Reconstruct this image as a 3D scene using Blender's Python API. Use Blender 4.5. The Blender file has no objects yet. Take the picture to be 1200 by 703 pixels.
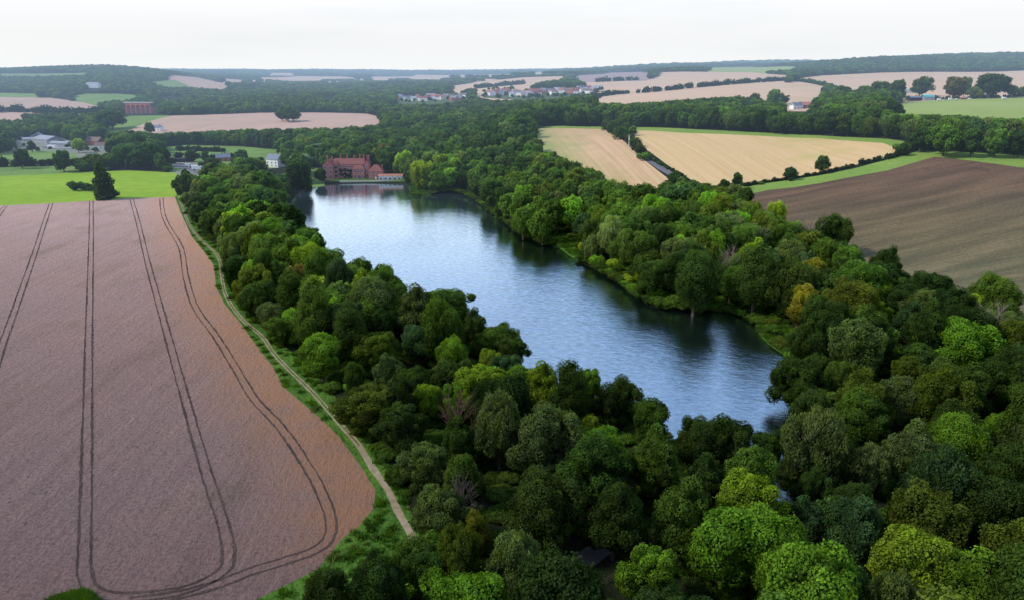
import bpy, bmesh, math, random, time
import numpy as np
from mathutils import Vector, geometry
T0 = time.time()
R = math.radians
sc = bpy.context.scene
col = sc.collection
rng = np.random.default_rng(7)
random.seed(7)

# ------------------------------------------------------------------ camera model
H, F, YH = 76.0, 857.0, 88.0
PIT = math.atan((351.5 - YH) / F)
CP, SP = math.cos(PIT), math.sin(PIT)

def ray(px, py):
    X = (px - 600) / F; V = (351.5 - py) / F
    return X, CP + V * SP, -SP + V * CP

def project(x, y, z):
    dz = z - H
    d = y * CP - dz * SP
    v = y * SP + dz * CP
    d = np.maximum(d, 1e-3)
    return 600 + F * x / d, 351.5 - F * v / d

def onz(px, py, z=0.0):
    X, Yd, Z = ray(px, py)
    t = (z - H) / Z
    return X * t, Yd * t

# ------------------------------------------------------------------ terrain: a height field through surveyed points
CT = []
def cp(px, py, Y):
    X, Yd, Z = ray(px, py)
    t = Y / Yd
    CT.append((X * t, Y, H + Z * t))
for Y in (60, 110, 170, 240, 320, 400, 470):
    for x in (-420, -300, -200, -110, -40): CT.append((x * (1 if Y > 150 else .6), Y, .6))
for p in ((365, 222), (430, 214), (500, 240), (600, 300), (700, 330), (800, 400), (900, 450), (920, 520), (700, 500), (500, 400), (860, 365), (650, 300), (560, 235), (1000, 560), (600, 650), (900, 690), (1100, 690)):
    x, y = onz(*p); CT.append((x, y, .6))
CT += [(60, 60, .6), (150, 60, 1), (300, 60, 6), (170, 110, .8), (420, 200, 12), (250, 170, 3), (200, 240, 5)]
for p in ((0, 205, 590), (120, 200, 610), (210, 195, 640), (330, 190, 665), (430, 205, 565), (0, 180, 760), (120, 172, 820), (60, 165, 870), (240, 172, 800),
          (0, 150, 1060), (150, 150, 960), (300, 151, 940), (430, 148, 930), (300, 134, 1200), (160, 136, 1150), (440, 134, 1180),
          (165, 132, 1330), (20, 130, 1330), (60, 114, 1750), (0, 116, 1700), (60, 100, 2150), (0, 96, 2400), (110, 102, 2000), (130, 82.5, 3000), (75, 84, 3000), (20, 86, 2900), (175, 84.5, 3000), (215, 88.5, 3300), (280, 92, 3900),
          (200, 112, 1900), (225, 103, 2200), (225, 91, 2750), (262, 95, 3000), (260, 112, 1950),
          (300, 120, 1500), (400, 120, 1500), (350, 104, 2500), (350, 96, 3600), (350, 90, 5000), (350, 84, 7600), (500, 90, 5200), (480, 85, 7600), (600, 86, 6500),
          (500, 120, 1450), (500, 110, 1800), (480, 98, 3000), (500, 172, 740), (430, 165, 800), (560, 150, 850), (560, 130, 1150),
          (600, 115, 1420), (600, 104, 1750), (640, 112, 1450), (700, 106, 1550), (560, 100, 2300), (660, 90, 3000), (740, 88, 2900),
          (630, 152, 690), (700, 152, 690), (690, 192, 500), (775, 210, 440), (742, 154, 650), (880, 160, 570), (960, 164, 540), (1055, 178, 462), (935, 210, 425), (860, 216, 420), (850, 190, 480),
          (868, 229, 385), (960, 215, 400), (1040, 200, 415), (1095, 183, 440), (1200, 195, 405), (1350, 210, 385), (1000, 292, 290), (1080, 316, 262), (1200, 362, 225), (1200, 280, 290), (1100, 240, 345),
          (900, 140, 760), (800, 130, 850), (700, 125, 950), (1055, 135, 640), (1143, 138, 620), (1200, 140, 615), (1095, 118, 900), (1200, 114, 900), (1350, 118, 850),
          (685, 118, 1250), (945, 119, 1000), (827, 102, 1400), (900, 98, 1450), (968, 105, 1250), (757, 95, 1900), (880, 86, 2300), (773, 85, 2500), (1002, 104, 1250), (1070, 100, 1300),
          (1200, 96, 1350), (931, 92, 1700), (1030, 86, 2000), (1200, 84, 1950), (1000, 76, 2450), (1100, 70, 2650), (1200, 69, 2650), (1350, 68, 2600), (940, 85, 2300), (1150, 82, 2100),
          (800, 79, 3900), (700, 85, 3700), (900, 78, 4800), (860, 75, 6000), (950, 74, 6000)):
    cp(*p)
CT += [(-7000, 9000, 120), (0, 9300, 120), (7000, 9000, 150), (3500, 9000, 150), (-3500, 9000, 120)]
CT = np.array(CT, float)
def tuv(x, y):
    yy = np.maximum(y, 60.0)
    return np.stack([np.clip(x / yy, -1.6, 1.6) * 2.0, np.log(yy)], -1)
_cu = tuv(CT[:, 0], CT[:, 1])
_phi = lambda r: np.sqrt(r * r + .02)
_A = _phi(np.linalg.norm(_cu[:, None] - _cu[None], axis=-1)) + np.eye(len(CT)) * -1e-3
_hm = 30.0
_W = np.linalg.solve(_A, CT[:, 2] - _hm)
def sstep(a, b, x):
    t = np.clip((x - a) / (b - a), 0, 1); return t * t * (3 - 2 * t)
def height(x, y):
    x = np.atleast_1d(np.asarray(x, float)); y = np.atleast_1d(np.asarray(y, float))
    out = np.empty(x.shape)
    for i in range(0, len(x), 8000):
        u = tuv(x[i:i+8000], y[i:i+8000])
        out[i:i+8000] = _phi(np.linalg.norm(u[:, None] - _cu[None], axis=-1)) @ _W + _hm
    far = sstep(900, 2500, y)
    out += far * (5 * np.sin(x / 310 + 1.3) * np.sin(y / 410) + 2.5 * np.sin(x / 140 + y / 230))
    out = np.maximum(out, .5)
    xc = -30 - (y - 170) * .28            # the flat valley floor on the west bank
    w = (1 - sstep(0, 60, x - xc - 20)) * (1 - sstep(470, 620, y))
    return out * (1 - w) + .6 * w
def hz(x, y): return float(height([x], [y])[0])
_YS = np.geomspace(70, 9400, 900)
def at(px, py, up=0.0):
    X, Yd, Z = ray(px, py)
    xs = X / Yd * _YS; zs = H + Z / Yd * _YS - up
    hh = height(xs, _YS)
    k = np.nonzero(zs < hh)[0]
    if len(k) == 0: return xs[-1], _YS[-1]
    k = k[0]
    if k == 0: return onz(px, py, .6 + up)
    a = (zs[k-1] - hh[k-1]); b = (hh[k] - zs[k]); t = a / (a + b)
    Y = _YS[k-1] * (1 - t) + _YS[k] * t
    return X / Yd * Y, Y
def atp(pts): return [at(*p) for p in pts]

# ------------------------------------------------------------------ helpers: properties, meshes
def prop(o, label=None, cat=None, group=None, kind=None):
    if label: o['label'] = label
    if cat: o['category'] = cat
    if group: o['group'] = group
    if kind: o['kind'] = kind
    return o
def empty(name, loc, rz=0):
    o = bpy.data.objects.new(name, None); col.objects.link(o)
    o.location = loc; o.rotation_euler = (0, 0, rz); o.empty_display_size = .5
    return o
def mk(name, V, Fc, mats, parent=None, mi=None, tone=None, link=True, smooth=False):
    V = np.asarray(V, np.float32)
    me = bpy.data.meshes.new(name)
    me.vertices.add(len(V)); me.vertices.foreach_set('co', V.ravel())
    if isinstance(Fc, np.ndarray):
        n = Fc.shape[1]; cnt = np.full(len(Fc), n, np.int32); lv = Fc.astype(np.int32).ravel()
    else:
        cnt = np.array([len(f) for f in Fc], np.int32); lv = np.concatenate([np.asarray(f, np.int32) for f in Fc]) if len(Fc) else np.zeros(0, np.int32)
    me.loops.add(len(lv)); me.loops.foreach_set('vertex_index', lv)
    me.polygons.add(len(cnt))
    me.polygons.foreach_set('loop_start', np.concatenate([[0], np.cumsum(cnt)[:-1]]).astype(np.int32))
    try: me.polygons.foreach_set('loop_total', cnt)
    except Exception: pass
    for m in (mats if isinstance(mats, (list, tuple)) else [mats]): me.materials.append(m)
    if mi is not None: me.polygons.foreach_set('material_index', np.asarray(mi, np.int32))
    me.polygons.foreach_set('use_smooth', np.full(len(cnt), bool(smooth)))
    if tone is not None:
        a = me.attributes.new('tone', 'FLOAT', 'FACE'); a.data.foreach_set('value', np.asarray(tone, np.float32))
    me.update(calc_edges=True); me.validate()
    o = bpy.data.objects.new(name, me)
    if link: col.objects.link(o)
    if parent: o.parent = parent
    return o
class MB:
    """collects simple solids and writes them as one mesh"""
    def __init__(s): s.v = []; s.f = []
    def add(s, vs, fs):
        b = len(s.v); s.v += [tuple(v) for v in vs]; s.f += [[b + i for i in f] for f in fs]; return s
    def box(s, x0, x1, y0, y1, z0, z1):
        return s.add([(x0,y0,z0),(x1,y0,z0),(x1,y1,z0),(x0,y1,z0),(x0,y0,z1),(x1,y0,z1),(x1,y1,z1),(x0,y1,z1)],
                     [(3,2,1,0),(4,5,6,7),(0,1,5,4),(1,2,6,5),(2,3,7,6),(3,0,4,7)])
    def prism(s, x0, x1, y0, y1, z0, z1, ax='x', hip=0.0):   # ridge roof along ax
        if ax == 'x':
            ym = (y0 + y1) / 2
            vs = [(x0,y0,z0),(x1,y0,z0),(x1,y1,z0),(x0,y1,z0),(x0+hip,ym,z1),(x1-hip,ym,z1)]
        else:
            xm = (x0 + x1) / 2
            vs = [(x1,y0,z0),(x1,y1,z0),(x0,y1,z0),(x0,y0,z0),(xm,y0+hip,z1),(xm,y1-hip,z1)]
        return s.add(vs, [(3,2,1,0),(0,1,5,4),(1,2,5),(2,3,4,5),(3,0,4)])
    def tube(s, pts, rad, n=7):
        pts = [Vector(p) for p in pts]; b = len(s.v)
        for i, p in enumerate(pts):
            d = (pts[min(i+1, len(pts)-1)] - pts[max(i-1, 0)]).normalized()
            a = d.orthogonal().normalized(); c = d.cross(a)
            for k in range(n):
                t = 2 * math.pi * k / n
                s.v.append(tuple(p + (a * math.cos(t) + c * math.sin(t)) * rad[i]))
        for i in range(len(pts) - 1):
            for k in range(n):
                s.f.append([b+i*n+k, b+i*n+(k+1) % n, b+(i+1)*n+(k+1) % n, b+(i+1)*n+k])
        s.f.append([b + (len(pts)-1)*n + k for k in range(n)])
        return s
    def build(s, name, mat, parent=None, link=True, smooth=False): return mk(name, s.v, s.f, mat, parent, link=link, smooth=smooth)

# ------------------------------------------------------------------ materials
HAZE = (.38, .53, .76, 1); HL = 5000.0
class NT:
    def __init__(s, name):
        s.m = bpy.data.materials.new(name); s.m.use_nodes = True; s.t = s.m.node_tree; s.t.nodes.clear()
    def n(s, typ, **k):
        nd = s.t.nodes.new(typ)
        for a, b in k.items():
            if a.startswith('i_'):
                key = a[2:]; key = int(key) if key.isdigit() else key.replace('_', ' ')
                nd.inputs[key].default_value = b
            else: setattr(nd, a, b)
        return nd
    def l(s, a, b): s.t.links.new(a, b)
    def math(s, op, a, b=None, c=None):
        nd = s.n('ShaderNodeMath', operation=op)
        for i, v in enumerate((a, b, c)):
            if v is None: continue
            if isinstance(v, (int, float)): nd.inputs[i].default_value = v
            else: s.l(v, nd.inputs[i])
        return nd.outputs[0]
    def mix(s, fac, a, b, bt='MIX'):
        nd = s.n('ShaderNodeMix', data_type='RGBA', blend_type=bt)
        for i, v in ((0, fac), (6, a), (7, b)):
            if isinstance(v, (int, float)): nd.inputs[i].default_value = v
            elif isinstance(v, tuple): nd.inputs[i].default_value = (*v[:3], 1)
            else: s.l(v, nd.inputs[i])
        return nd.outputs[2]
    def pos(s): return s.n('ShaderNodeNewGeometry').outputs['Position']
    def noise(s, scale, detail=3, vec=None, rough=.5, dist=0.0):
        nd = s.n('ShaderNodeTexNoise', i_Scale=scale, i_Detail=detail, i_Roughness=rough, i_Distortion=dist)
        s.l(vec if vec is not None else s.pos(), nd.inputs['Vector']); return nd.outputs['Fac']
    def mapping(s, scale=(1, 1, 1), rot=(0, 0, 0), vec=None):
        a = s.n('ShaderNodeMapping', i_Rotation=rot); s.l(vec if vec is not None else s.pos(), a.inputs['Vector'])
        nd = s.n('ShaderNodeMapping', i_Scale=scale); s.l(a.outputs[0], nd.inputs['Vector']); return nd.outputs[0]
    def ramp(s, fac, lo, hi):
        nd = s.n('ShaderNodeMapRange', i_1=lo, i_2=hi); s.l(fac, nd.inputs[0]); return nd.outputs[0]
    def sep(s, v):
        nd = s.n('ShaderNodeSeparateXYZ'); s.l(v, nd.inputs[0]); return nd.outputs
    def bump(s, h, strength=.5, dist=.3):
        nd = s.n('ShaderNodeBump', i_Strength=strength, i_Distance=dist); s.l(h, nd.inputs['Height']); return nd.outputs[0]
    def out(s, shader):
        # painted aerial haze: glow mixed into every material with distance (world position only)
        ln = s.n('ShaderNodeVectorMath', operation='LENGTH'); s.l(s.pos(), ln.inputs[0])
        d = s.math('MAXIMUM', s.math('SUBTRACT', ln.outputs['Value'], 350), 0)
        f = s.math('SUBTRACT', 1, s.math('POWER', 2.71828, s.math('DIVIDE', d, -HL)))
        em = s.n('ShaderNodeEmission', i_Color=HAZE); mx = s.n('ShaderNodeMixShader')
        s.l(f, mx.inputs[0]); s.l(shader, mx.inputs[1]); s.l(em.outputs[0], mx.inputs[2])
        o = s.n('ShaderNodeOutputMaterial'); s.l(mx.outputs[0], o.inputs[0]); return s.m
    def bsdf(s, color, rough=.9, normal=None, spec=.2):
        b = s.n('ShaderNodeBsdfPrincipled', i_Roughness=rough)
        b.inputs['Specular IOR Level'].default_value = spec
        if isinstance(color, tuple): b.inputs['Base Color'].default_value = (*color[:3], 1)
        else: s.l(color, b.inputs['Base Color'])
        if normal is not None: s.l(normal, b.inputs['Normal'])
        return b.outputs[0]

def leaf_mat(name, gain=1.0, transl=.34):
    s = NT(name)
    a = s.n('ShaderNodeAttribute', attribute_type='INSTANCER', attribute_name='tint').outputs['Color']
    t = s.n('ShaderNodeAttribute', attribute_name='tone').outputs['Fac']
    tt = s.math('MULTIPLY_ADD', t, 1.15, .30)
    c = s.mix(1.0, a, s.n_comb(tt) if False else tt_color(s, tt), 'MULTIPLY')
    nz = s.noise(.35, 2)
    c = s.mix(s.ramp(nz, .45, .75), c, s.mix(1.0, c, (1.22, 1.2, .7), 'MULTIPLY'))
    d = s.n('ShaderNodeBsdfDiffuse'); s.l(c, d.inputs[0])
    tr = s.n('ShaderNodeBsdfTranslucent'); s.l(s.mix(1.0, c, (1.2, 1.3, .5), 'MULTIPLY'), tr.inputs[0])
    m = s.n('ShaderNodeMixShader', i_0=transl); s.l(d.outputs[0], m.inputs[1]); s.l(tr.outputs[0], m.inputs[2])
    return s.out(m.outputs[0])
def tt_color(s, v):
    nd = s.n('ShaderNodeCombineColor')
    for i in range(3): s.l(v, nd.inputs[i])
    return nd.outputs[0]
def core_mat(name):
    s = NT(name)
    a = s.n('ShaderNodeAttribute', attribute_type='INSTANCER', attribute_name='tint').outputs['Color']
    return s.out(s.bsdf(s.mix(1.0, a, (.28, .32, .28), 'MULTIPLY'), 1, spec=0))  # shade inside the crown painted as a darkened leaf tint
def plain(name, c, rough=.8, var=.15, sc_=1.5, spec=.25):
    s = NT(name); nz = s.noise(sc_, 4)
    return s.out(s.bsdf(s.mix(nz, tuple(v * (1 - var) for v in c), tuple(v * (1 + var) for v in c)), rough, spec=spec))
def grass_mat(name, a, b, c, s1=.03, s2=.6, bumpd=.3, edge=None):
    s = NT(name)
    n1 = s.ramp(s.noise(s1, 4), .35, .68); n2 = s.ramp(s.noise(s2, 5), .3, .7)
    k = s.mix(n1, a, b); k = s.mix(s.math('MULTIPLY', n2, .6), k, c)
    return s.out(s.bsdf(k, .95, s.bump(n2, .8, bumpd), .1))
M = {}
M['leaf'] = leaf_mat('leaves'); M['core'] = core_mat('painted inner shade')
M['bark'] = plain('bark', (.07, .055, .04), .95, .35, 3)
M['deadwood'] = plain('bleached dead wood', (.21, .17, .13), .9, .3, 3)
def wheat():
    s = NT('ripe wheat crop')
    P = s.pos(); X, Y, Z = s.sep(P)
    t = s.ramp(Y, 70, 430)  # vignette-like shade toward the near end, painted into the crop colour
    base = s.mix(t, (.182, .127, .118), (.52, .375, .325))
    big = s.ramp(s.noise(.012, 4), .3, .7)
    base = s.mix(s.math('MULTIPLY', big, .45), base, s.mix(1.0, base, (1.15, .95, .84), 'MULTIPLY'))
    # greener, weedy patches
    g = s.ramp(s.noise(.03, 6, rough=.65), .56, .75)
    base = s.mix(s.math('MULTIPLY', g, .6), base, s.mix(1.0, base, (.58, .68, .50), 'MULTIPLY'))
    g2 = s.ramp(s.noise(1.0, 6, s.mapping((.09, .022, 0), (0, 0, R(-3))), rough=.7), .50, .72)
    base = s.mix(s.math('MULTIPLY', g2, .55), base, s.mix(1.0, base, (.66, .66, .60), 'MULTIPLY'))
    g3 = s.ramp(s.noise(.07, 5, rough=.7), .54, .72)
    base = s.mix(s.math('MULTIPLY', g3, .4), base, s.mix(1.0, base, (1.3, 1.2, 1.05), 'MULTIPLY'))
    # drill rows running up the field
    rows = s.ramp(s.noise(1.0, 3, s.mapping((.75, .02, .0), (0, 0, R(-1)))), .4, .62)
    base = s.mix(s.math('MULTIPLY', rows, .38), base, s.mix(1.0, base, (.72, .70, .74), 'MULTIPLY'))
    fine = s.ramp(s.noise(1.5, 5, rough=.75), .42, .60)
    base = s.mix(s.math('MULTIPLY', fine, .6), base, s.mix(1.0, base, (.46, .43, .46), 'MULTIPLY'))
    spots = s.ramp(s.noise(.8, 4, rough=.7), .60, .68)
    base = s.mix(s.math('MULTIPLY', spots, .5), base, (.035, .035, .022))
    # ripe orange margin along the path side
    e = s.n('ShaderNodeAttribute', attribute_name='edge').outputs['Fac']
    e = s.math('MULTIPLY', e, s.ramp(s.noise(.12, 4), .15, .5))
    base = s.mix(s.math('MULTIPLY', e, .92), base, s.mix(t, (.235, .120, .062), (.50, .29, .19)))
    bm = s.bump(s.noise(1.0, 6, s.mapping((1.1, .45, .5), (0, 0, R(-2))), rough=.75), 1.0, .9)
    return s.out(s.bsdf(base, 1, bm, .05))
M['wheat'] = wheat()
M['rut'] = grass_mat('trodden wheel rut', (.062, .040, .037), (.100, .068, .062), (.030, .026, .016), .12, 1.5)
M['lime'] = grass_mat('bright pasture', (.21, .33, .018), (.27, .39, .022), (.14, .25, .018), .012, .12)
M['pasture'] = grass_mat('pasture', (.13, .22, .045), (.19, .28, .06), (.09, .16, .04), .02, .2)
M['verge'] = grass_mat('lush verge', (.048, .120, .014), (.090, .175, .020), (.030, .070, .012), .06, .7, .6)
M['bank'] = grass_mat('lake bank grass', (.05, .12, .016), (.085, .17, .022), (.03, .07, .013), .08, .5, .6)
M['margin'] = grass_mat('field margin grass', (.17, .27, .045), (.23, .32, .06), (.12, .19, .04), .03, .4)
M['wood'] = grass_mat('woodland floor', (.012, .019, .007), (.020, .026, .010), (.008, .011, .005), .1, .8)
M['greenhill'] = grass_mat('pale green crop', (.25, .31, .075), (.30, .35, .10), (.21, .27, .06), .01, .1)
_a, _b = at(735, 163), at(798, 210); LANE = math.degrees(math.atan2(_a[1] - _b[1], _a[0] - _b[0]))
_c, _d = at(1000, 255), at(1200, 213); PLO = math.degrees(math.atan2(_d[1] - _c[1], _d[0] - _c[0]))
def stubble(name, a, b, c, ang, s1=.02, green=None):
    s = NT(name)
    v = s.mapping((.35, .006, 0), (0, 0, R(ang)))
    r = s.ramp(s.noise(1, 4, v), .35, .65)
    k = s.mix(r, a, b); n = s.ramp(s.noise(s1, 5, rough=.6), .52, .7)
    k = s.mix(s.math('MULTIPLY', n, .7), k, c)
    f = s.ramp(s.noise(.5, 5), .3, .7); k = s.mix(s.math('MULTIPLY', f, .25), k, s.mix(1.0, k, (.6, .6, .6), 'MULTIPLY'))
    if green:      # the crop greens over with distance from the lane
        n_ = (math.sin(R(LANE)), -math.cos(R(LANE)), 0); dt = s.n('ShaderNodeVectorMath', operation='DOT_PRODUCT'); s.l(s.pos(), dt.inputs[0]); dt.inputs[1].default_value = n_
        d0 = _b[0] * n_[0] + _b[1] * n_[1]
        dd = s.math('SUBTRACT', d0, dt.outputs['Value'])
        dd = s.math('ADD', s.math('ABSOLUTE', dd), s.math('MULTIPLY', s.noise(.035, 5, rough=.6), 70))
        k = s.mix(s.math('MULTIPLY', s.ramp(dd, 62, 105), .85), k, green)
    return s.out(s.bsdf(k, 1, None, .05))
M['tan'] = stubble('cut stubble', (.53, .36, .175), (.60, .42, .215), (.44, .37, .13), 90 - LANE)
M['tangreen'] = stubble('greening stubble', (.48, .31, .165), (.58, .39, .23), (.36, .33, .12), 90 - LANE, .016, (.22, .27, .085))
M['pink'] = stubble('pale ripe field', (.42, .275, .205), (.50, .34, .26), (.36, .29, .19), 5, .006)
M['pale'] = stubble('pale straw field', (.50, .345, .225), (.60, .42, .28), (.44, .33, .20), 70, .004)
M['mauve'] = stubble('bare mauve soil', (.30, .21, .19), (.36, .26, .24), (.30, .24, .19), 20, .006)
def plough():
    s = NT('ploughed soil')
    X, Y, Z = s.sep(s.pos())
    t = s.ramp(s.math('ADD', Y, s.math('MULTIPLY', s.noise(.02, 3), 60)), 440, 270)
    k = s.mix(t, (.140, .078, .060), (.145, .118, .076))
    w = s.n('ShaderNodeTexWave', i_Scale=.55, i_Distortion=1.2, i_Detail=2.0); w.inputs['Detail Scale'].default_value = 1.5
    s.l(s.mapping((1, .25, 0), (0, 0, R(90 - PLO))), w.inputs['Vector'])
    wv = w.outputs['Fac']
    near = s.ramp(Y, 360, 230)
    k = s.mix(s.math('MULTIPLY', wv, s.math('MULTIPLY_ADD', near, .6, .25)), k, (.20, .20, .125))
    st = s.ramp(s.noise(1, 5, s.mapping((.012, .11, 0), (0, 0, R(-PLO)))), .38, .64)
    k = s.mix(s.math('MULTIPLY', st, .75), s.mix(1.0, k, (.74, .78, .72), 'MULTIPLY'), s.mix(1.0, k, (1.35, 1.28, 1.1), 'MULTIPLY'))
    s2 = s.ramp(s.noise(1, 4, s.mapping((.03, .8, 0), (0, 0, R(-PLO)))), .4, .66)
    k = s.mix(s.math('MULTIPLY', s2, .4), k, s.mix(1.0, k, (1.45, 1.4, 1.3), 'MULTIPLY'))
    f = s.ramp(s.noise(.9, 5, rough=.75), .4, .64)
    k = s.mix(s.math('MULTIPLY', f, .65), k, s.mix(1.0, k, (.5, .5, .5), 'MULTIPLY'))
    return s.out(s.bsdf(k, 1, s.bump(f, .7, .3), .05))
M['plough'] = plough()
M['path'] = grass_mat('beaten chalk path', (.27, .20, .13), (.34, .27, .19), (.13, .12, .06), .15, .9, .1)
M['track'] = grass_mat('shaded gravel', (.10, .085, .08), (.14, .12, .11), (.07, .06, .05), .15, .9, .1)  # gravel colour darkened to stand for shade
M['garden'] = grass_mat('gardens', (.06, .10, .03), (.10, .13, .05), (.03, .05, .02), .05, .3)
M['yard'] = grass_mat('farmyard', (.20, .20, .17), (.26, .25, .22), (.11, .15, .06), .05, .4)
M['tarmac'] = plain('lane tarmac', (.12, .12, .13), .9, .2, .4)
def water():
    s = NT('lake water')
    P = s.pos()
    n1 = s.noise(1.0, 5, s.mapping((.38, .75, 1), (0, 0, R(20))), .7)
    n2 = s.noise(.10, 3, s.mapping((1, 1.6, 1), (0, 0, R(35))), .5)
    hgt = s.math('ADD', n1, s.math('MULTIPLY', n2, 1.2))
    gust = s.ramp(s.noise(.018, 4, s.mapping((1, .5, 1), (0, 0, R(35)))), .3, .7)
    bp = s.n('ShaderNodeBump', i_Distance=.22); s.l(hgt, bp.inputs['Height']); Yw = s.sep(P)[1]; s.l(s.math('MULTIPLY', s.math('MULTIPLY_ADD', gust, .5, .42), s.ramp(Yw, 600, 140)), bp.inputs['Strength'])
    g = s.n('ShaderNodeBsdfGlossy', i_Roughness=.07); g.inputs['Color'].default_value = (.82, .94, 1, 1); s.l(bp.outputs[0], g.inputs['Normal'])
    d = s.n('ShaderNodeBsdfDiffuse'); d.inputs[0].default_value = (.006, .011, .012, 1)
    fr = s.n('ShaderNodeFresnel', i_IOR=1.33)
    m = s.n('ShaderNodeMixShader'); rip = s.ramp(s.noise(1.0, 3, s.mapping((.42, .85, 1), (0, 0, R(12))), .65), .3, .7)  # ripple glints painted in: noise varies how much reflection shows
    fb = s.math('MULTIPLY', s.math('MULTIPLY_ADD', fr.outputs[0], 1.8, .36), s.math('MULTIPLY_ADD', rip, .42, .80)); s.l(s.math('MINIMUM', fb, .98), m.inputs[0]); s.l(d.outputs[0], m.inputs[1]); s.l(g.outputs[0], m.inputs[2])
    return s.out(m.outputs[0])
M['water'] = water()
def brick(name, a, b):
    s = NT(name)
    n = s.noise(.6, 5, rough=.7)
    bt = s.n('ShaderNodeTexBrick', i_Scale=1.0); bt.inputs['Color1'].default_value = (*a, 1); bt.inputs['Color2'].default_value = (*b, 1); bt.inputs['Mortar'].default_value = (*[v * 1.2 for v in a], 1)
    bt.inputs['Brick Width'].default_value = .45; bt.inputs['Row Height'].default_value = .15; bt.inputs['Mortar Size'].default_value = .015
    X, Y, Z = s.sep(s.pos()); cb = s.n('ShaderNodeCombineXYZ'); s.l(s.math('ADD', X, Y), cb.inputs[0]); s.l(Z, cb.inputs[1]); s.l(cb.outputs[0], bt.inputs['Vector'])
    k = s.mix(s.math('MULTIPLY', n, .7), bt.outputs['Color'], s.mix(1.0, bt.outputs['Color'], (.6, .55, .55), 'MULTIPLY'))
    return s.out(s.bsdf(k, .9))
M['brick'] = brick('red brick', (.42, .135, .115), (.50, .18, .15))
M['brickdk'] = brick('dark red brick', (.28, .09, .075), (.34, .12, .10))
M['rooftile'] = plain('clay roof tiles', (.20, .075, .065), .85, .35, 1.2)
M['orangetile'] = plain('orange roof tiles', (.36, .15, .10), .85, .3, 1.2)
M['browntile'] = plain('brown roof tiles', (.16, .11, .09), .85, .3, 1)
M['slate'] = plain('slate roof', (.13, .16, .21), .6, .25, .8)
M['greyroof'] = plain('grey sheet roof', (.26, .27, .30), .6, .25, .3)
M['whitewall'] = plain('white render', (.74, .72, .68), .8, .1, .5)
M['creamwall'] = plain('cream render', (.55, .50, .42), .8, .12, .5)
M['greywall'] = plain('grey boarding', (.30, .31, .33), .8, .2, .4)
M['glass'] = plain('dark window glass', (.02, .025, .03), .12, .3, 2, .8)
M['stone'] = plain('pale stone', (.50, .46, .40), .9, .15, 1)
M['teal'] = plain('teal sheet', (.05, .36, .36), .6, .1, .5)
M['darkfelt'] = plain('dark roof felt', (.018, .015, .025), .9, .3, .8)
M['yellow'] = plain('yellow paint', (.7, .55, .03), .5, .1, 2)
M['whitepaint'] = plain('white paint', (.78, .78, .78), .35, .05, 2, .5)
M['redpaint'] = plain('dark red paint', (.25, .03, .03), .35, .1, 2, .5)
M['bluepaint'] = plain('dark blue paint', (.03, .05, .12), .35, .1, 2, .5)
M['silverpaint'] = plain('silver paint', (.38, .39, .41), .3, .1, 2, .5)
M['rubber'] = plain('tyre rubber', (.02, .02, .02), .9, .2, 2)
print('materials', time.time() - T0)

# ------------------------------------------------------------------ lake outline (water surface z = 0)
shore_far = [onz(*p) for p in ((352, 224), (366, 220), (385, 217.5), (410, 216.3), (440, 215.3), (462, 215.2), (474, 217), (480, 222), (478, 229), (490, 231), (505, 228.5), (530, 227), (552, 233), (572, 246), (592, 262), (612, 277), (640, 289), (655, 291), (672, 303),
             (700, 318), (722, 331), (752, 354), (775, 362), (800, 364), (835, 364), (862, 368), (884, 380), (893, 396), (910, 410), (925, 420), (933, 436), (920, 452), (918, 462), (930, 478), (952, 492), (945, 510), (935, 535), (942, 560), (952, 590), (962, 612))]
shore_near = [onz(px, py, 9) for px, py in ((905, 552), (897, 520), (885, 497), (850, 489), (800, 479), (784, 466), (768, 447), (738, 442), (690, 426), (646, 425), (629, 425), (618, 402), (606, 396), (584, 378), (553, 357), (530, 340), (503, 345),
             (482, 331), (461, 318), (420, 309), (398, 297), (386, 283), (367, 268), (352, 252), (338, 238), (330, 230))]
LAKE = shore_far + shore_near
def inpoly(x, y, P):
    x = np.asarray(x, float); y = np.asarray(y, float); c = np.zeros(x.shape, bool)
    n = len(P)
    for i in range(n):
        x0, y0 = P[i]; x1, y1 = P[(i + 1) % n]
        if y0 == y1: continue
        k = ((y0 > y) != (y1 > y)) & (x < (x1 - x0) * (y - y0) / (y1 - y0) + x0)
        c ^= k
    return c
def polydist(x, y, P, closed=True):
    x = np.asarray(x, float); y = np.asarray(y, float); d = np.full(x.shape, 1e9)
    for i in range(len(P) if closed else len(P) - 1):
        x0, y0 = P[i]; x1, y1 = P[(i + 1) % len(P)]
        dx, dy = x1 - x0, y1 - y0; L = dx * dx + dy * dy + 1e-9
        t = np.clip(((x - x0) * dx + (y - y0) * dy) / L, 0, 1)
        d = np.minimum(d, np.hypot(x - x0 - t * dx, y - y0 - t * dy))
    return d
def smooth_line(P, step):
    P = [np.array(p) for p in P]; out = []
    for i in range(len(P) - 1):
        p0 = P[max(i-1, 0)]; p1 = P[i]; p2 = P[i+1]; p3 = P[min(i+2, len(P)-1)]
        n = max(2, int(np.linalg.norm(p2 - p1) / step))
        for k in range(n):
            t = k / n
            out.append(.5 * ((2*p1) + (-p0+p2)*t + (2*p0-5*p1+4*p2-p3)*t*t + (-p0+3*p1-3*p2+p3)*t**3))
    out.append(P[-1]); return np.array(out)
def ribbon(P, w, step=3.0, wob=0.0):
    L = smooth_line(P, step); d = np.gradient(L, axis=0); d /= np.linalg.norm(d, axis=1)[:, None] + 1e-9
    n = np.stack([-d[:, 1], d[:, 0]], 1)
    ww = w * (1 + wob * rng.uniform(-1, 1, len(L)))[:, None] / 2
    return [tuple(p) for p in (L + n * ww)] + [tuple(p) for p in (L - n * ww)[::-1]]

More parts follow.
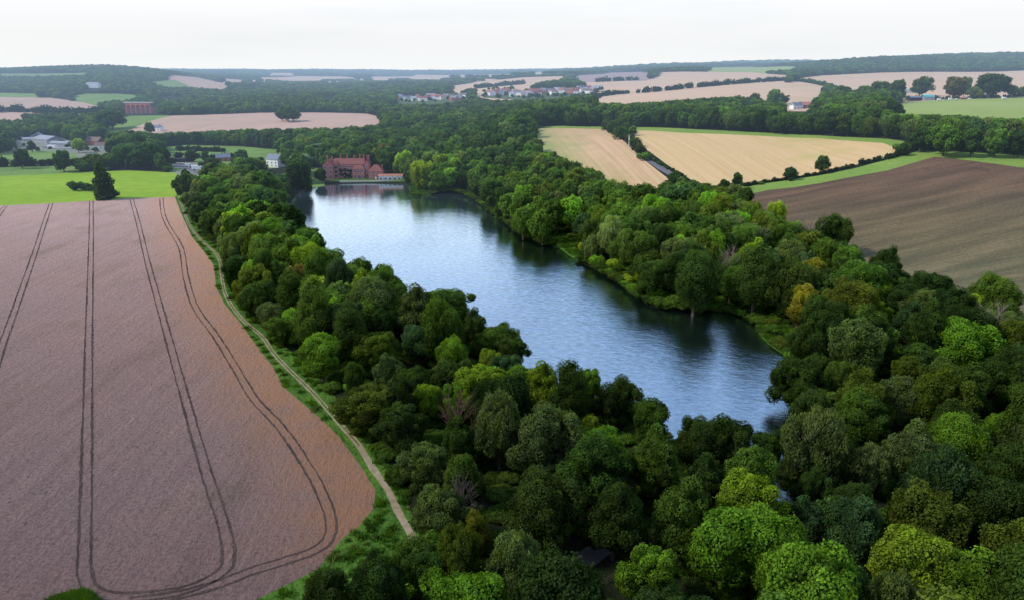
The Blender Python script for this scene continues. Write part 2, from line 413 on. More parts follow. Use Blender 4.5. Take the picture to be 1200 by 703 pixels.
field_edge = [(205, 231), (212, 250), (225, 278), (239, 295), (251, 312), (253, 336), (263, 356), (283, 380), (300, 404), (321, 431), (331, 452), (352, 470), (378, 492), (400, 515), (421, 543), (440, 574), (438, 595), (421, 616), (400, 632), (388, 648), (372, 667), (311, 697), (285, 712)]
path_px = [(208, 226), (211, 236), (215, 246), (222, 264), (235, 281), (251, 295), (258, 308), (261, 332), (266, 349), (283, 373), (307, 394), (321, 414), (341, 435), (362, 455), (375, 469), (400, 498), (421, 522), (438, 550), (455, 574), (466, 598), (483, 628), (492, 648)]
FE = [onz(px, py, .6) for px, py in field_edge]
PATH = [onz(px, py, .6) for px, py in path_px]
WHEAT = [onz(*p, .6) for p in ((-260, 252), (-120, 247), (0, 241), (50, 239), (110, 235.5), (160, 232.5))] + FE + [onz(*p, .6) for p in ((270, 800), (115, 760), (108, 708), (95, 697), (60, 706), (40, 760), (-300, 860), (-900, 860), (-900, 500))]
verge_r = [onz(px, py, .6) for px, py in ((500, 650), (492, 620), (482, 600), (470, 570), (452, 540), (440, 520), (415, 490), (392, 464), (370, 440), (345, 415), (318, 392), (292, 368), (276, 350), (268, 330), (266, 305), (258, 292), (243, 279), (228, 260), (219, 240), (214, 226))]
VERGE = FE[::1] + [onz(*p, .6) for p in ((300, 760), (420, 760), (440, 690), (480, 665))] + verge_r
polys = []   # (class, polygon) in order of priority
polys.append(('lake', [tuple(p) for p in smooth_line(LAKE + [LAKE[0]], 6)[:-1]]))
_L = smooth_line(PATH, 4); _d = np.gradient(_L, axis=0); _d /= np.linalg.norm(_d, axis=1)[:, None]; _n = np.stack([-_d[:, 1], _d[:, 0]], 1)
polys.append(('footpath', ribbon(list(_L + _n * .42), .42, 4, .4)))
polys.append(('footpath', ribbon(list(_L - _n * .42), .5, 4, .4)))
polys.append(('footpath', ribbon([p for p in PATH if p[1] < 145], 1.25, 4, .3)))
polys.append(('track_near', ribbon([onz(*p, .6) for p in ((622, 668), (645, 668), (668, 667), (700, 645), (722, 632))], 4.0, 4)))
polys.append(('wheat', WHEAT))
polys.append(('verge', VERGE))
polys.append(('verge', [onz(*p, .6) for p in ((42, 758), (61, 707), (95, 698), (107, 709), (113, 758))]))
polys.append(('lime', [onz(*p, .6) for p in ((-260, 252), (-120, 247), (0, 241), (50, 239), (110, 235.5), (160, 232.5), (205, 231), (214, 224), (213, 214), (206, 203), (150, 200), (90, 202), (40, 205), (0, 206.5), (-100, 209), (-260, 213))]))
polys.append(('lane', ribbon(atp([(190, 189), (206, 192), (218, 197), (232, 203), (243, 208)]), 5.5, 8)))
SEEN = []     # outlines of the distant open land, used to keep tree tops below them
HIDDEN = []   # the nearer strips of the same fields, screened by the trees in front
def P_(c, pts):
    polys.append((c, atp(pts)))
    if c[:4] in ('yard', 'gard', 'past', 'pink', 'tan_', 'pale', 'mauv', 'gree', 'farp', 'farg', 'plou', 'mano') or c == 'margin_x':
        SEEN.append(pts)
        if c not in ('tan_right', 'manor_lawn'):
            for up in ((3, 5) if c == 'greenhill' else (4,) if c[:4] == 'farp' else (3, 6, 9, 11)): HIDDEN.append((c, [at(px, py, up) for px, py in pts], len(polys) - 1))
P_('pasture_a', [(4, 178), (30, 177), (60, 177), (87, 180), (92, 187), (60, 189), (5, 192), (-10, 188)])
P_('pasture_b', [(-90, 190), (-30, 180), (0, 183), (6, 192), (-10, 198), (-90, 202)])
P_('pasture_c', [(188, 173), (215, 170), (250, 171), (285, 172), (330, 176), (330, 181), (290, 184), (250, 181), (215, 184), (196, 185)])
P_('pasture_d', [(356, 197), (372, 197), (380, 206), (378, 212), (358, 213)])
P_('pasture_e', [(120, 152), (132, 145), (150, 136), (205, 135.5), (180, 141), (160, 149), (135, 154)])
P_('pink', [(160, 149), (180, 141), (205, 135.5), (300, 132.5), (400, 132.5), (430, 133.5), (448, 138), (440, 145), (400, 149), (330, 150), (260, 152), (200, 154), (150, 154)])
P_('tan_d', [(-60, 113), (0, 114), (60, 115), (100, 121), (128, 128), (100, 132), (40, 131), (0, 129), (-60, 128)])
P_('tan_e', [(-40, 133), (0, 133), (20, 134), (38, 138), (0, 139), (-40, 139)])
P_('pasture_f', [(85, 113), (100, 110), (135, 110), (165, 112), (150, 115), (110, 119)])
P_('pasture_g', [(-60, 109), (0, 109), (44, 110), (40, 113.5), (-60, 112.5)])
P_('pasture_h', [(175, 96), (205, 94), (222, 101), (200, 102)])
P_('tan_f', [(195, 89), (225, 90), (250, 95), (268, 100), (262, 104), (240, 103), (222, 101), (205, 94)])
P_('pasture_i', [(0, 86.5), (60, 86.5), (105, 85.5), (100, 87.5), (0, 89)])
P_('tan_g', [(258, 92), (285, 94), (282, 97), (262, 94.5)])
P_('tan_left', [(625, 151), (650, 150), (680, 151), (713, 152), (728, 163), (745, 180), (768, 198), (785, 211), (765, 214), (735, 212), (712, 207), (690, 194), (660, 182), (640, 168)])
P_('lane_b', [(729, 163), (735, 163), (752, 178), (768, 190), (800, 208), (796, 212), (770, 198), (745, 180)])
P_('tan_right', [(740, 153), (800, 156), (880, 159), (960, 162.5), (1035, 168), (1055, 176), (1045, 184), (1010, 192), (960, 202), (925, 209), (880, 216), (860, 214), (838, 220), (805, 209), (780, 192), (758, 176), (746, 166)])
P_('margin_a', [(625, 149), (720, 148.5), (800, 151), (880, 155), (960, 159), (1040, 163), (1075, 168), (1055, 176), (1035, 168), (960, 162.5), (880, 159), (800, 156), (740, 153), (713, 152), (650, 150)])
P_('margin', [(850, 226), (862, 219), (920, 212), (960, 206), (1000, 198), (1060, 182), (1078, 177), (1100, 177.5), (1200, 183), (1350, 194), (1350, 212), (1200, 197), (1095, 184), (1040, 200), (960, 215), (900, 223), (872, 229), (890, 245), (880, 246), (862, 234)])
P_('plough', [(872, 229), (900, 223), (960, 215), (1040, 200), (1095, 184), (1200, 197), (1350, 212), (1500, 330), (1420, 440), (1200, 374), (1150, 341), (1080, 316), (1000, 290), (950, 266), (900, 243)])
P_('greenhill', [(1041, 126), (1058, 121), (1095, 118), (1140, 116.5), (1200, 114), (1400, 112), (1400, 142), (1200, 139), (1143, 136), (1090, 134), (1052, 132)])
P_('pale_a', [(685, 118), (720, 112), (773, 108), (827, 103), (880, 99), (917, 97), (945, 98), (968, 105), (958, 113), (945, 119), (925, 119), (900, 118), (870, 112), (820, 115), (780, 118), (730, 121)])
P_('pale_b', [(684, 97), (757, 95), (770, 90), (773, 85), (830, 84.5), (880, 85), (935, 89), (905, 91), (880, 93), (850, 97), (827, 100), (773, 105), (722, 109), (700, 107), (690, 100)])
P_('mauve', [(672, 89), (715, 85.5), (757, 84.5), (762, 90), (755, 94), (684, 96)])
P_('pale_c', [(528, 101), (560, 96), (613, 91), (664, 89.5), (655, 92.5), (632, 96), (616, 100), (560, 103), (530, 105)])
P_('pale_d', [(555, 109), (585, 105), (616, 102), (622, 105), (600, 110), (560, 113)])
P_('pale_e', [(925, 93), (960, 89), (1000, 87), (1030, 85.5), (1100, 84.5), (1200, 83), (1400, 82), (1400, 94), (1200, 94), (1140, 95), (1070, 101), (1002, 105), (975, 99)])
P_('pale_f', [(1060, 103), (1100, 100), (1180, 97), (1400, 96), (1400, 108), (1200, 107), (1140, 109), (1100, 110), (1060, 110)])
P_('farpale_a', [(300, 91), (350, 89.5), (400, 90), (420, 92), (370, 93), (310, 93)])
P_('farpale_b', [(430, 90), (520, 88.8), (600, 88.5), (600, 90), (520, 91), (440, 92)])
P_('farpale_c', [(310, 87.5), (340, 87), (345, 88.2), (315, 89)])
P_('farpale_d', [(470, 87), (640, 86), (640, 87), (480, 88.3)])
P_('farpale_e', [(320, 110), (345, 111), (357, 113.5), (330, 112.5)])
for q_ in ((300, 95, 24, 1.0), (352, 94, 30, .9), (395, 96.5, 20, 1.0), (440, 93.5, 34, .9), (505, 92.5, 30, .9), (560, 93.5, 26, .8), (468, 97, 18, 1.0), (330, 86.3, 22, .6), (420, 85.6, 40, .5), (560, 85, 44, .5), (640, 85, 30, .5), (250, 86.5, 16, .6), (520, 97.5, 14, .9), (160, 106.5, 16, 1.2), (290, 104, 14, 1.1), (600, 94.5, 22, .9)):
    P_('farpale_x', [(q_[0] - q_[2], q_[1]), (q_[0] - q_[2] * .4, q_[1] - q_[3]), (q_[0] + q_[2] * .7, q_[1] - q_[3] * .7), (q_[0] + q_[2], q_[1] + .3), (q_[0] + q_[2] * .3, q_[1] + q_[3]), (q_[0] - q_[2] * .5, q_[1] + q_[3] * .8)])
P_('fargreen', [(830, 79.5), (880, 78.5), (935, 78.5), (925, 81.5), (860, 82), (830, 82)])
P_('manor_lawn', [(378, 211), (400, 213), (440, 213.5), (474, 213), (476, 210), (440, 209), (400, 208.5), (380, 207)])
for c, pts in (('bank_a', [(472, 222), (482, 219), (500, 218), (506, 224), (505, 230), (490, 233), (474, 231)]),
               ('bank_b', [(643, 283), (655, 279), (672, 283), (682, 293), (680, 306), (665, 303), (650, 292)]),
               ('bank_c', [(826, 366), (830, 357), (850, 358), (866, 364), (864, 371), (845, 368)]),
               ('bank_d', [(886, 383), (895, 372), (915, 380), (945, 400), (955, 425), (935, 440), (925, 424), (905, 410), (890, 396)]),
               ('bank_e', [(918, 464), (930, 452), (960, 455), (985, 470), (985, 492), (955, 497), (930, 480)])):
    polys.append((c, [onz(px, py, 0) for px, py in pts]))
# gardens and yards around the buildings
P_('garden', [(462, 121), (466, 114), (500, 112), (548, 110.5), (552, 116), (510, 121)])
P_('garden', [(566, 115), (570, 108), (600, 105), (640, 103.5), (690, 103), (708, 107), (690, 112), (640, 115), (600, 117)])
P_('yard', [(10, 171), (22, 162), (60, 161), (95, 168), (132, 168), (134, 178), (90, 181), (40, 177)])
P_('yard', [(196, 187), (212, 185), (236, 193), (248, 200), (240, 206), (222, 202), (200, 195)])
for q in ((425, 198, 48, 16), (323, 191, 15, 12), (165, 128, 21, 10), (110, 101.5, 9, 4), (184, 151, 10, 5), (263, 187, 8, 6), (936, 124, 17, 8), (1078, 115, 20, 6), (1152, 113, 12, 4), (737, 165, 5, 8), (178, 113, 5, 3), (195, 112, 6, 3), (208, 113, 6, 3), (250, 116, 6, 3), (75, 111, 5, 3), (386, 112, 7, 3), (404, 102, 4, 2), (438, 100.5, 4, 2), (481, 98.5, 4, 2), (300, 100, 4, 2)):
    SEEN.append([(q[0] - q[2], q[1] - q[3]), (q[0] + q[2], q[1] - q[3]), (q[0] + q[2], q[1] + q[3]), (q[0] - q[2], q[1] + q[3])])
OWNER = list(range(len(polys))); OWNER[2] = OWNER[3] = 1
for c, P, o in HIDDEN: polys.append((c, P)); OWNER.append(o)
CLS = {'lake': ('water', 'water'), 'footpath': ('footpath', 'path'), 'track_near': ('gravel_track', 'track'), 'wheat': ('wheat_field', 'wheat'), 'verge': ('grass_verge', 'verge'), 'lime': ('grass_field', 'lime'),
       'lane': ('lane', 'tarmac'), 'lane_b': ('lane', 'tarmac'), 'pink': ('ripe_field', 'pink'), 'tan_left': ('stubble_field', 'tangreen'), 'tan_right': ('stubble_field', 'tan'), 'margin': ('grass_margin', 'margin'),
       'margin_a': ('grass_margin', 'margin'), 'plough': ('ploughed_field', 'plough'), 'greenhill': ('grass_field', 'greenhill'), 'mauve': ('bare_field', 'mauve'), 'manor_lawn': ('lawn', 'bank'), 'fargreen': ('grass_field', 'greenhill')}
def cls(c):
    if c in CLS: return CLS[c]
    if c == 'yard': return ('yard', 'yard')
    if c == 'garden': return ('garden', 'garden')
    if c.startswith('pasture'): return ('pasture_field', 'pasture')
    if c.startswith('bank'): return ('grass_bank', 'bank')
    if c.startswith('tan'): return ('stubble_field', 'pink')
    return ('straw_field', 'pale')
print('polys', time.time() - T0)

# ------------------------------------------------------------------ one continuous ground, cut along every field boundary
def build_ground():
    vs = []; es = []; fs = []
    for c, P in polys:
        ar = sum(P[i][0] * P[(i+1) % len(P)][1] - P[(i+1) % len(P)][0] * P[i][1] for i in range(len(P)))
        if ar < 0: P = P[::-1]
        # densify long edges so that borders follow the land
        Q = []
        for i in range(len(P)):
            a = P[i]; b = P[(i + 1) % len(P)]; L = math.hypot(b[0]-a[0], b[1]-a[1])
            st = max(6, .03 * max(a[1], 60)); n = max(1, int(L / st))
            n = min(n, 60)
            for k in range(n): Q.append((a[0] + (b[0]-a[0]) * k / n, a[1] + (b[1]-a[1]) * k / n))
        o = len(vs); vs += [Vector(q) for q in Q]; fs.append([o + i for i in range(len(Q))])
    nb = len(vs)
    g = []
    for Y in list(np.geomspace(60, 9500, 190)):
        for u in np.linspace(-1.3, 1.3, 95): g.append((u * (Y + 150) + random.uniform(-.2, .2) * Y * .02, Y + random.uniform(-.2, .2) * Y * .02))
    for Y in (-500, -250, -80, 20):
        for x in np.linspace(-900, 900, 9): g.append((x, Y))
    vs += [Vector(p) for p in g]
    ov, oe, of, _, _, off = geometry.delaunay_2d_cdt(vs, [], fs, 0, 1e-4)
    V = np.array([(v.x, v.y) for v in ov]); Fc = np.array([f for f in of if len(f) == 3] , int)
    orig = [OWNER[min(o)] if len(o) else -1 for f, o in zip(of, off) if len(f) == 3]
    Z = height(V[:, 0], V[:, 1]); orig = np.array(orig)
    # faces of the lake are level water, and the shore drops to it
    lk = np.unique(Fc[orig == 0]); Z[lk] = 0
    A = (V[Fc[:, 1]] - V[Fc[:, 0]]); B = (V[Fc[:, 2]] - V[Fc[:, 0]])
    cr = A[:, 0] * B[:, 1] - A[:, 1] * B[:, 0]
    Fc[cr < 0] = Fc[cr < 0][:, ::-1]
    V3 = np.column_stack([V, Z])
    for k in range(-1, len(polys)):
        sel = Fc[orig == k]
        if not len(sel): continue
        u, inv = np.unique(sel, return_inverse=True)
        name, mat = ('ground', 'wood') if k < 0 else cls(polys[k][0])
        o = mk(name, V3[u], inv.reshape(-1, 3), M[mat], smooth=(k != 0))
        prop(o, kind='structure')
        if polys[k][0] == 'wheat' and k >= 0:
            d = polydist(V3[u][:, 0], V3[u][:, 1], FE[:17], False)
            a = o.data.attributes.new('edge', 'FLOAT', 'POINT'); a.data.foreach_set('value', (1 - sstep(2, 26, d)).astype(np.float32))
build_ground()
print('ground', time.time() - T0)

# wheel ruts (pairs of bare lines left by the sprayer)
def rut(px_line, gauge=1.9, w=.42):
    L = smooth_line([onz(px, py, .6) for px, py in px_line], 1.2)
    d = np.gradient(L, axis=0); d /= np.linalg.norm(d, axis=1)[:, None]; n = np.stack([-d[:, 1], d[:, 0]], 1)
    for s in (-1, 1):
        c = L + n * s * gauge / 2 + rng.normal(0, .05, L.shape)
        ww = w * (rng.uniform(.55, 1.35, len(L)) * (1 + .25 * np.sin(np.arange(len(L)) / 9 + s)))[:, None] / 2
        a = c + n * ww; b = c - n * ww; k = len(L)
        V = np.concatenate([np.column_stack([a, np.full(k, .66)]), np.column_stack([b, np.full(k, .66)])])
        Fq = np.array([(i + k, i + k + 1, i + 1, i) for i in range(k - 1)])
        prop(mk('tractor_track', V, Fq, M['rut']), kind='structure')
rut([(-8, 262), (3, 246), (8, 241)])
rut([(60, 238.5), (52, 262), (38, 305), (14, 373), (0, 412), (-30, 520), (-60, 650), (-90, 760)])
rut([(107, 236), (107, 270), (106, 315), (104, 400), (103, 465), (101, 564), (99, 640), (99, 670), (105, 688), (122, 697), (156, 699), (208, 693), (240, 682), (262, 668), (268, 650), (262, 616), (243, 557), (225, 495), (215, 460), (208, 435), (191, 373), (174, 312), (162, 262), (154, 233.5)])
rut([(189, 232.5), (191, 250), (197, 265), (212, 291), (218, 326), (229, 360), (253, 394), (276, 431), (297, 466), (329, 501), (360, 546), (380, 585), (388, 612), (384, 632), (368, 645), (330, 658), (297, 668), (256, 684), (207, 697), (150, 705)])
# ------------------------------------------------------------------ foliage
def unit(v): return v / (np.linalg.norm(v, axis=-1, keepdims=True) + 1e-9)
_t = (1 + 5 ** .5) / 2
_IV = unit(np.array([(-1,_t,0),(1,_t,0),(-1,-_t,0),(1,-_t,0),(0,-1,_t),(0,1,_t),(0,-1,-_t),(0,1,-_t),(_t,0,-1),(_t,0,1),(-_t,0,-1),(-_t,0,1)], float))
_IF = np.array([(0,11,5),(0,5,1),(0,1,7),(0,7,10),(0,10,11),(1,5,9),(5,11,4),(11,10,2),(10,7,6),(7,1,8),(3,9,4),(3,4,2),(3,2,6),(3,6,8),(3,8,9),(4,9,5),(2,4,11),(6,2,10),(8,6,7),(9,8,1)])
def foliage(C, RR, nleaf, leaf, g, droop=0.0, zmin=None, core=.74, bumps=7, updark=True):
    """leaf sprays over the skin of a cluster of boughs, plus inner volumes coloured dark as shade"""
    C = np.asarray(C, float); RR = np.asarray(RR, float); n = len(C)
    if RR.ndim == 1: RR = np.repeat(RR[:, None], 3, 1)
    wgt = (RR[:, 0] * RR[:, 2]); wgt /= wgt.sum()
    N = int(nleaf * 1.9)
    li = g.choice(n, N, p=wgt); d = unit(g.normal(size=(N, 3)))
    bd = unit(g.normal(size=(n, bumps, 3)))
    t = np.einsum('ni,nbi->nb', d, bd[li]).max(1)
    bump = np.clip((t - .62) / .33, 0, 1)
    rad = .72 + .36 * bump + g.normal(0, .085, N)
    p = C[li] + d * RR[li] * rad[:, None]
    A3 = unit(g.normal(size=(4, 3))); wn = sum(np.sin(p @ A3[k] * (6.283 / (1.5 + .45 * k)) + k * 1.7) for k in range(4)) / 2.0
    p = p + d * (wn * .16 * min(1.0, RR.mean()))[:, None]
    # drop what is buried in another bough
    q = np.ones(N) * 9
    for j in range(n):
        dd = np.linalg.norm((p - C[j]) / RR[j], axis=1); dd[li == j] = 9
        q = np.minimum(q, dd)
    keep = q > .86
    if zmin is not None: keep &= p[:, 2] > zmin
    p, d, li, bump, wn = p[keep][:nleaf], d[keep][:nleaf], li[keep][:nleaf], bump[keep][:nleaf], wn[keep][:nleaf]
    N = len(p)
    nn = unit(d + g.normal(0, .62, (N, 3)) + np.array([0, 0, .25]))
    a = unit(np.cross(nn, g.normal(size=(N, 3)))); b = np.cross(nn, a)
    if droop > 0:
        a = unit(a * (1 - droop) + np.array([0, 0, -1]) * droop); b = unit(np.cross(nn, a))
    s = leaf * g.uniform(.6, 1.25, N)[:, None]
    la = 1.0 + droop * 1.2; lb = 1.0 - droop * .45
    v = np.stack([p - a * s * .5 * la, p + b * s * .42 * lb + nn * s * .1, p + a * s * .5 * la, p - b * s * .42 * lb - nn * s * .06], 1).reshape(-1, 3)
    f = np.arange(N * 4).reshape(-1, 4)
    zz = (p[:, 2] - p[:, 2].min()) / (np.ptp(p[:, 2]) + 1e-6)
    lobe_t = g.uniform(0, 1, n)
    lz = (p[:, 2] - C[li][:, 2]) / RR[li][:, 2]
    tone = np.clip(-.08 + .28 * bump + .26 * lobe_t[li] + .42 * zz + .20 * lz + .17 * wn + g.normal(0, .11, N), 0, 1.35)  # painted light on bough tops, shade low and in crevices, plus random tone
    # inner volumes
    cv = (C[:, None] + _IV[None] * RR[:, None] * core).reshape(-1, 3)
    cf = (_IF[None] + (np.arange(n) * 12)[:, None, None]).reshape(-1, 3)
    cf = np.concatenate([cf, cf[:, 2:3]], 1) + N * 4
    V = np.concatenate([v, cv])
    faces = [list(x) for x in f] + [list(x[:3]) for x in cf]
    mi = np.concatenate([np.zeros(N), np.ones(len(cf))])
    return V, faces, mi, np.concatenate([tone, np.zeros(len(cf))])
def crown(seed, kind, nleaf, leaf, nl):
    """nominal crown: radius 6 m; kinds differ in outline"""
    g = np.random.default_rng(seed); R0 = 6.0
    if kind == 'round': zb, zt, rl = .5, 14.0, (.20, .46)
    elif kind == 'tall': zb, zt, rl = 1.2, 19.0, (.34, .48)
    elif kind == 'willow': zb, zt, rl = .8, 13.5, (.26, .38)
    elif kind == 'bush': zb, zt, rl = .0, 5.0, (.30, .44)
    elif kind == 'cedar': zb, zt, rl = 3.0, 14.0, (.25, .4)
    zc = (zb + zt) / 2; hh = (zt - zb) / 2
    i = np.arange(nl) + .5
    ph = np.arccos(1 - 1.62 * i / nl); th = math.pi * (1 + 5 ** .5) * i + g.uniform(0, 6)
    d = np.stack([np.cos(th) * np.sin(ph), np.sin(th) * np.sin(ph), np.cos(ph)], 1) + g.normal(0, .13, (nl, 3))
    rr = R0 * g.uniform(*rl, nl)
    ex = R0 - rr * .95; ez = np.maximum(hh - rr * .95, .5)
    C = np.stack([d[:, 0] * ex, d[:, 1] * ex, zc + d[:, 2] * ez], 1) * np.array([1, 1, 1.]) 
    lop = g.normal(0, .16, 2); C[:, 0] *= 1 + lop[0]; C[:, 1] *= 1 + lop[1]
    C[:, :2] *= g.uniform(.5, 1.22, (nl, 1))
    C[:, 2] += g.normal(0, .8 if kind != 'bush' else .2, nl) * (np.arange(nl) > 4)
    C[:2, 2] -= hh * .12
    RR = np.repeat(rr[:, None], 3, 1)
    if kind == 'willow': RR[:, 2] *= g.uniform(1.3, 1.9, nl); RR[:, :2] *= .9
    if kind == 'tall': RR[:, 2] *= g.uniform(1.1, 1.7, nl)
    if kind == 'bush': RR[:, 2] *= .7
    if kind == 'cedar':
        RR[:, 2] *= .35; C[:, 2] = zb + 1.5 + np.round((C[:, 2] - zb) / 2.4) * 2.4
    # filling volume
    C = np.concatenate([C, [[0, 0, zc - hh * .1]]]); RR = np.concatenate([RR, [[R0 * .6, R0 * .6, hh * .62]]])
    return foliage(C, RR, nleaf, leaf, g, .55 if kind == 'willow' else 0.0, zmin=.1)
def conifer(seed, nleaf, leaf):
    g = np.random.default_rng(seed); C = []; RR = []
    for k in range(11):
        z = 2 + k * 1.7; r = 6.0 * (1 - k / 11.8) ** .62 * g.uniform(.75, 1.15); n = max(3, int(7 - k * .4))
        for j in range(n):
            t = 6.28 * j / n + g.uniform(0, .8); q = r * .55
            C.append((q * math.cos(t), q * math.sin(t), z - .4 + g.normal(0, .5))); q2 = g.uniform(.38, .58); RR.append((r * q2, r * q2, 1.1 + .1 * r))
    return foliage(C, RR, nleaf, leaf, g, .3, zmin=.1)
def proto(name, data):
    V, f, mi, tone = data
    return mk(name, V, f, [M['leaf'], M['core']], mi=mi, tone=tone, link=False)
def trunk_proto(seed, h=8.0):
    g = random.Random(seed); mb = MB()
    lean = (g.uniform(-.4, .4), g.uniform(-.4, .4))
    mb.tube([(0, 0, -.6), (0, 0, .4), (lean[0]*.4, lean[1]*.4, h*.35), (lean[0], lean[1], h*.7), (lean[0]*1.2, lean[1]*1.2, h)], [.55, .42, .33, .24, .12], 8)
    for k in range(5):
        t = k * 1.25 + g.uniform(0, .6); z = h * (.28 + .1 * k)
        mb.tube([(lean[0]*.5, lean[1]*.5, z), (math.cos(t)*1.5, math.sin(t)*1.5, z + 1.4), (math.cos(t)*3.3, math.sin(t)*3.3, z + 3.0)], [.18, .12, .05], 5)
    return mb.build('trunk', M['bark'], link=False, smooth=True)
KN = ('round', 'tall', 'willow', 'bush')
NEAR = {k: [] for k in KN}; MID = {k: [] for k in KN}
nv = {'round': 7, 'tall': 3, 'willow': 4, 'bush': 3}
for ki, k in enumerate(KN):
    for i in range(nv[k]):
        NEAR[k].append(proto('crown', crown(100 * ki + i, k, {'round': 24000, 'tall': 26000, 'willow': 24000, 'bush': 7000}[k], .34, {'round': 30, 'tall': 34, 'willow': 34, 'bush': 12}[k])))
        MID[k].append(proto('crown', crown(100 * ki + 50 + i, k, {'round': 6500, 'tall': 7000, 'willow': 6500, 'bush': 2000}[k], .66, {'round': 24, 'tall': 24, 'willow': 26, 'bush': 9}[k])))
FAR = [proto('crown', crown(900 + i, 'round', 650, 2.0, 12)) for i in range(4)]
CON = [proto('crown', conifer(800 + i, 5200, .8)) for i in range(2)]
CED = [proto('crown', crown(850 + i, 'cedar', 3600, .8, 20)) for i in range(2)]
TRK = [trunk_proto(i) for i in range(4)]
print('protos', time.time() - T0)

# tints: base colours of the foliage
TONES = {'dark green': (.030, .055, .018), 'deep green': (.020, .040, .016), 'mid green': (.048, .088, .022), 'bright green': (.075, .150, .022), 'yellow-green': (.112, .168, .022),
         'grey-green': (.062, .088, .040), 'silver-green': (.092, .125, .060), 'olive': (.056, .078, .018), 'bluish green': (.030, .058, .032), 'golden green': (.115, .118, .020), 'bronze': (.072, .060, .026), 'blue-grey': (.085, .125, .120)}
WT = {'dark green': 27, 'deep green': 14, 'mid green': 27, 'bright green': 6, 'yellow-green': 2.2, 'grey-green': 7, 'olive': 9, 'bluish green': 5, 'silver-green': .6, 'golden green': .7, 'bronze': .3}
TN = list(WT); TW = np.array([WT[k] for k in TN]); TW = TW / TW.sum()
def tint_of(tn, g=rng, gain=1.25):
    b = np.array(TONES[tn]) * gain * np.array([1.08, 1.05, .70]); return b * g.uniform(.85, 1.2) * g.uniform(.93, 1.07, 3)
TREES = []     # every tree wanted: x, y, ground z, R (crown radius), total height, kind, tone, key
def tree(x, y, Rr, hh, kind='round', tone=None, z=None, key=False, dark=1.0):
    TREES.append(dict(x=x, y=y, z=hz(x, y) if z is None else z, R=Rr, h=hh, kind=kind, tone=tone or TN[rng.choice(len(TN), p=TW)], key=key))
def key(px, py, w, tone, kind='round', asp=None):
    """a tree picked out in the photo: crown centre, crown width in photo pixels"""
    asp = asp or {'round': 1.12, 'tall': 1.65, 'willow': 1.2, 'bush': .5, 'conifer': 1.7, 'cedar': .9}[kind]
    zc = 8.0
    for _ in range(4):
        X, Yd, Z = ray(px, py)
        g0 = .6
        Y = 200
        for __ in range(30):
            t = Y / Yd; x = X * t; g0 = hz(x, Y)
            Y2 = (H - g0 - zc) / (-Z / Yd)
            Y = .5 * Y + .5 * Y2
        depth = Y * CP + (H - g0 - zc) * SP
        Rr = w / F * depth / 2; hh = 2 * Rr * asp + (1.2 if kind != 'bush' else 0); zc = hh - Rr * asp
    tree(X * Y / Yd, Y, Rr, hh, kind, tone, g0, True)
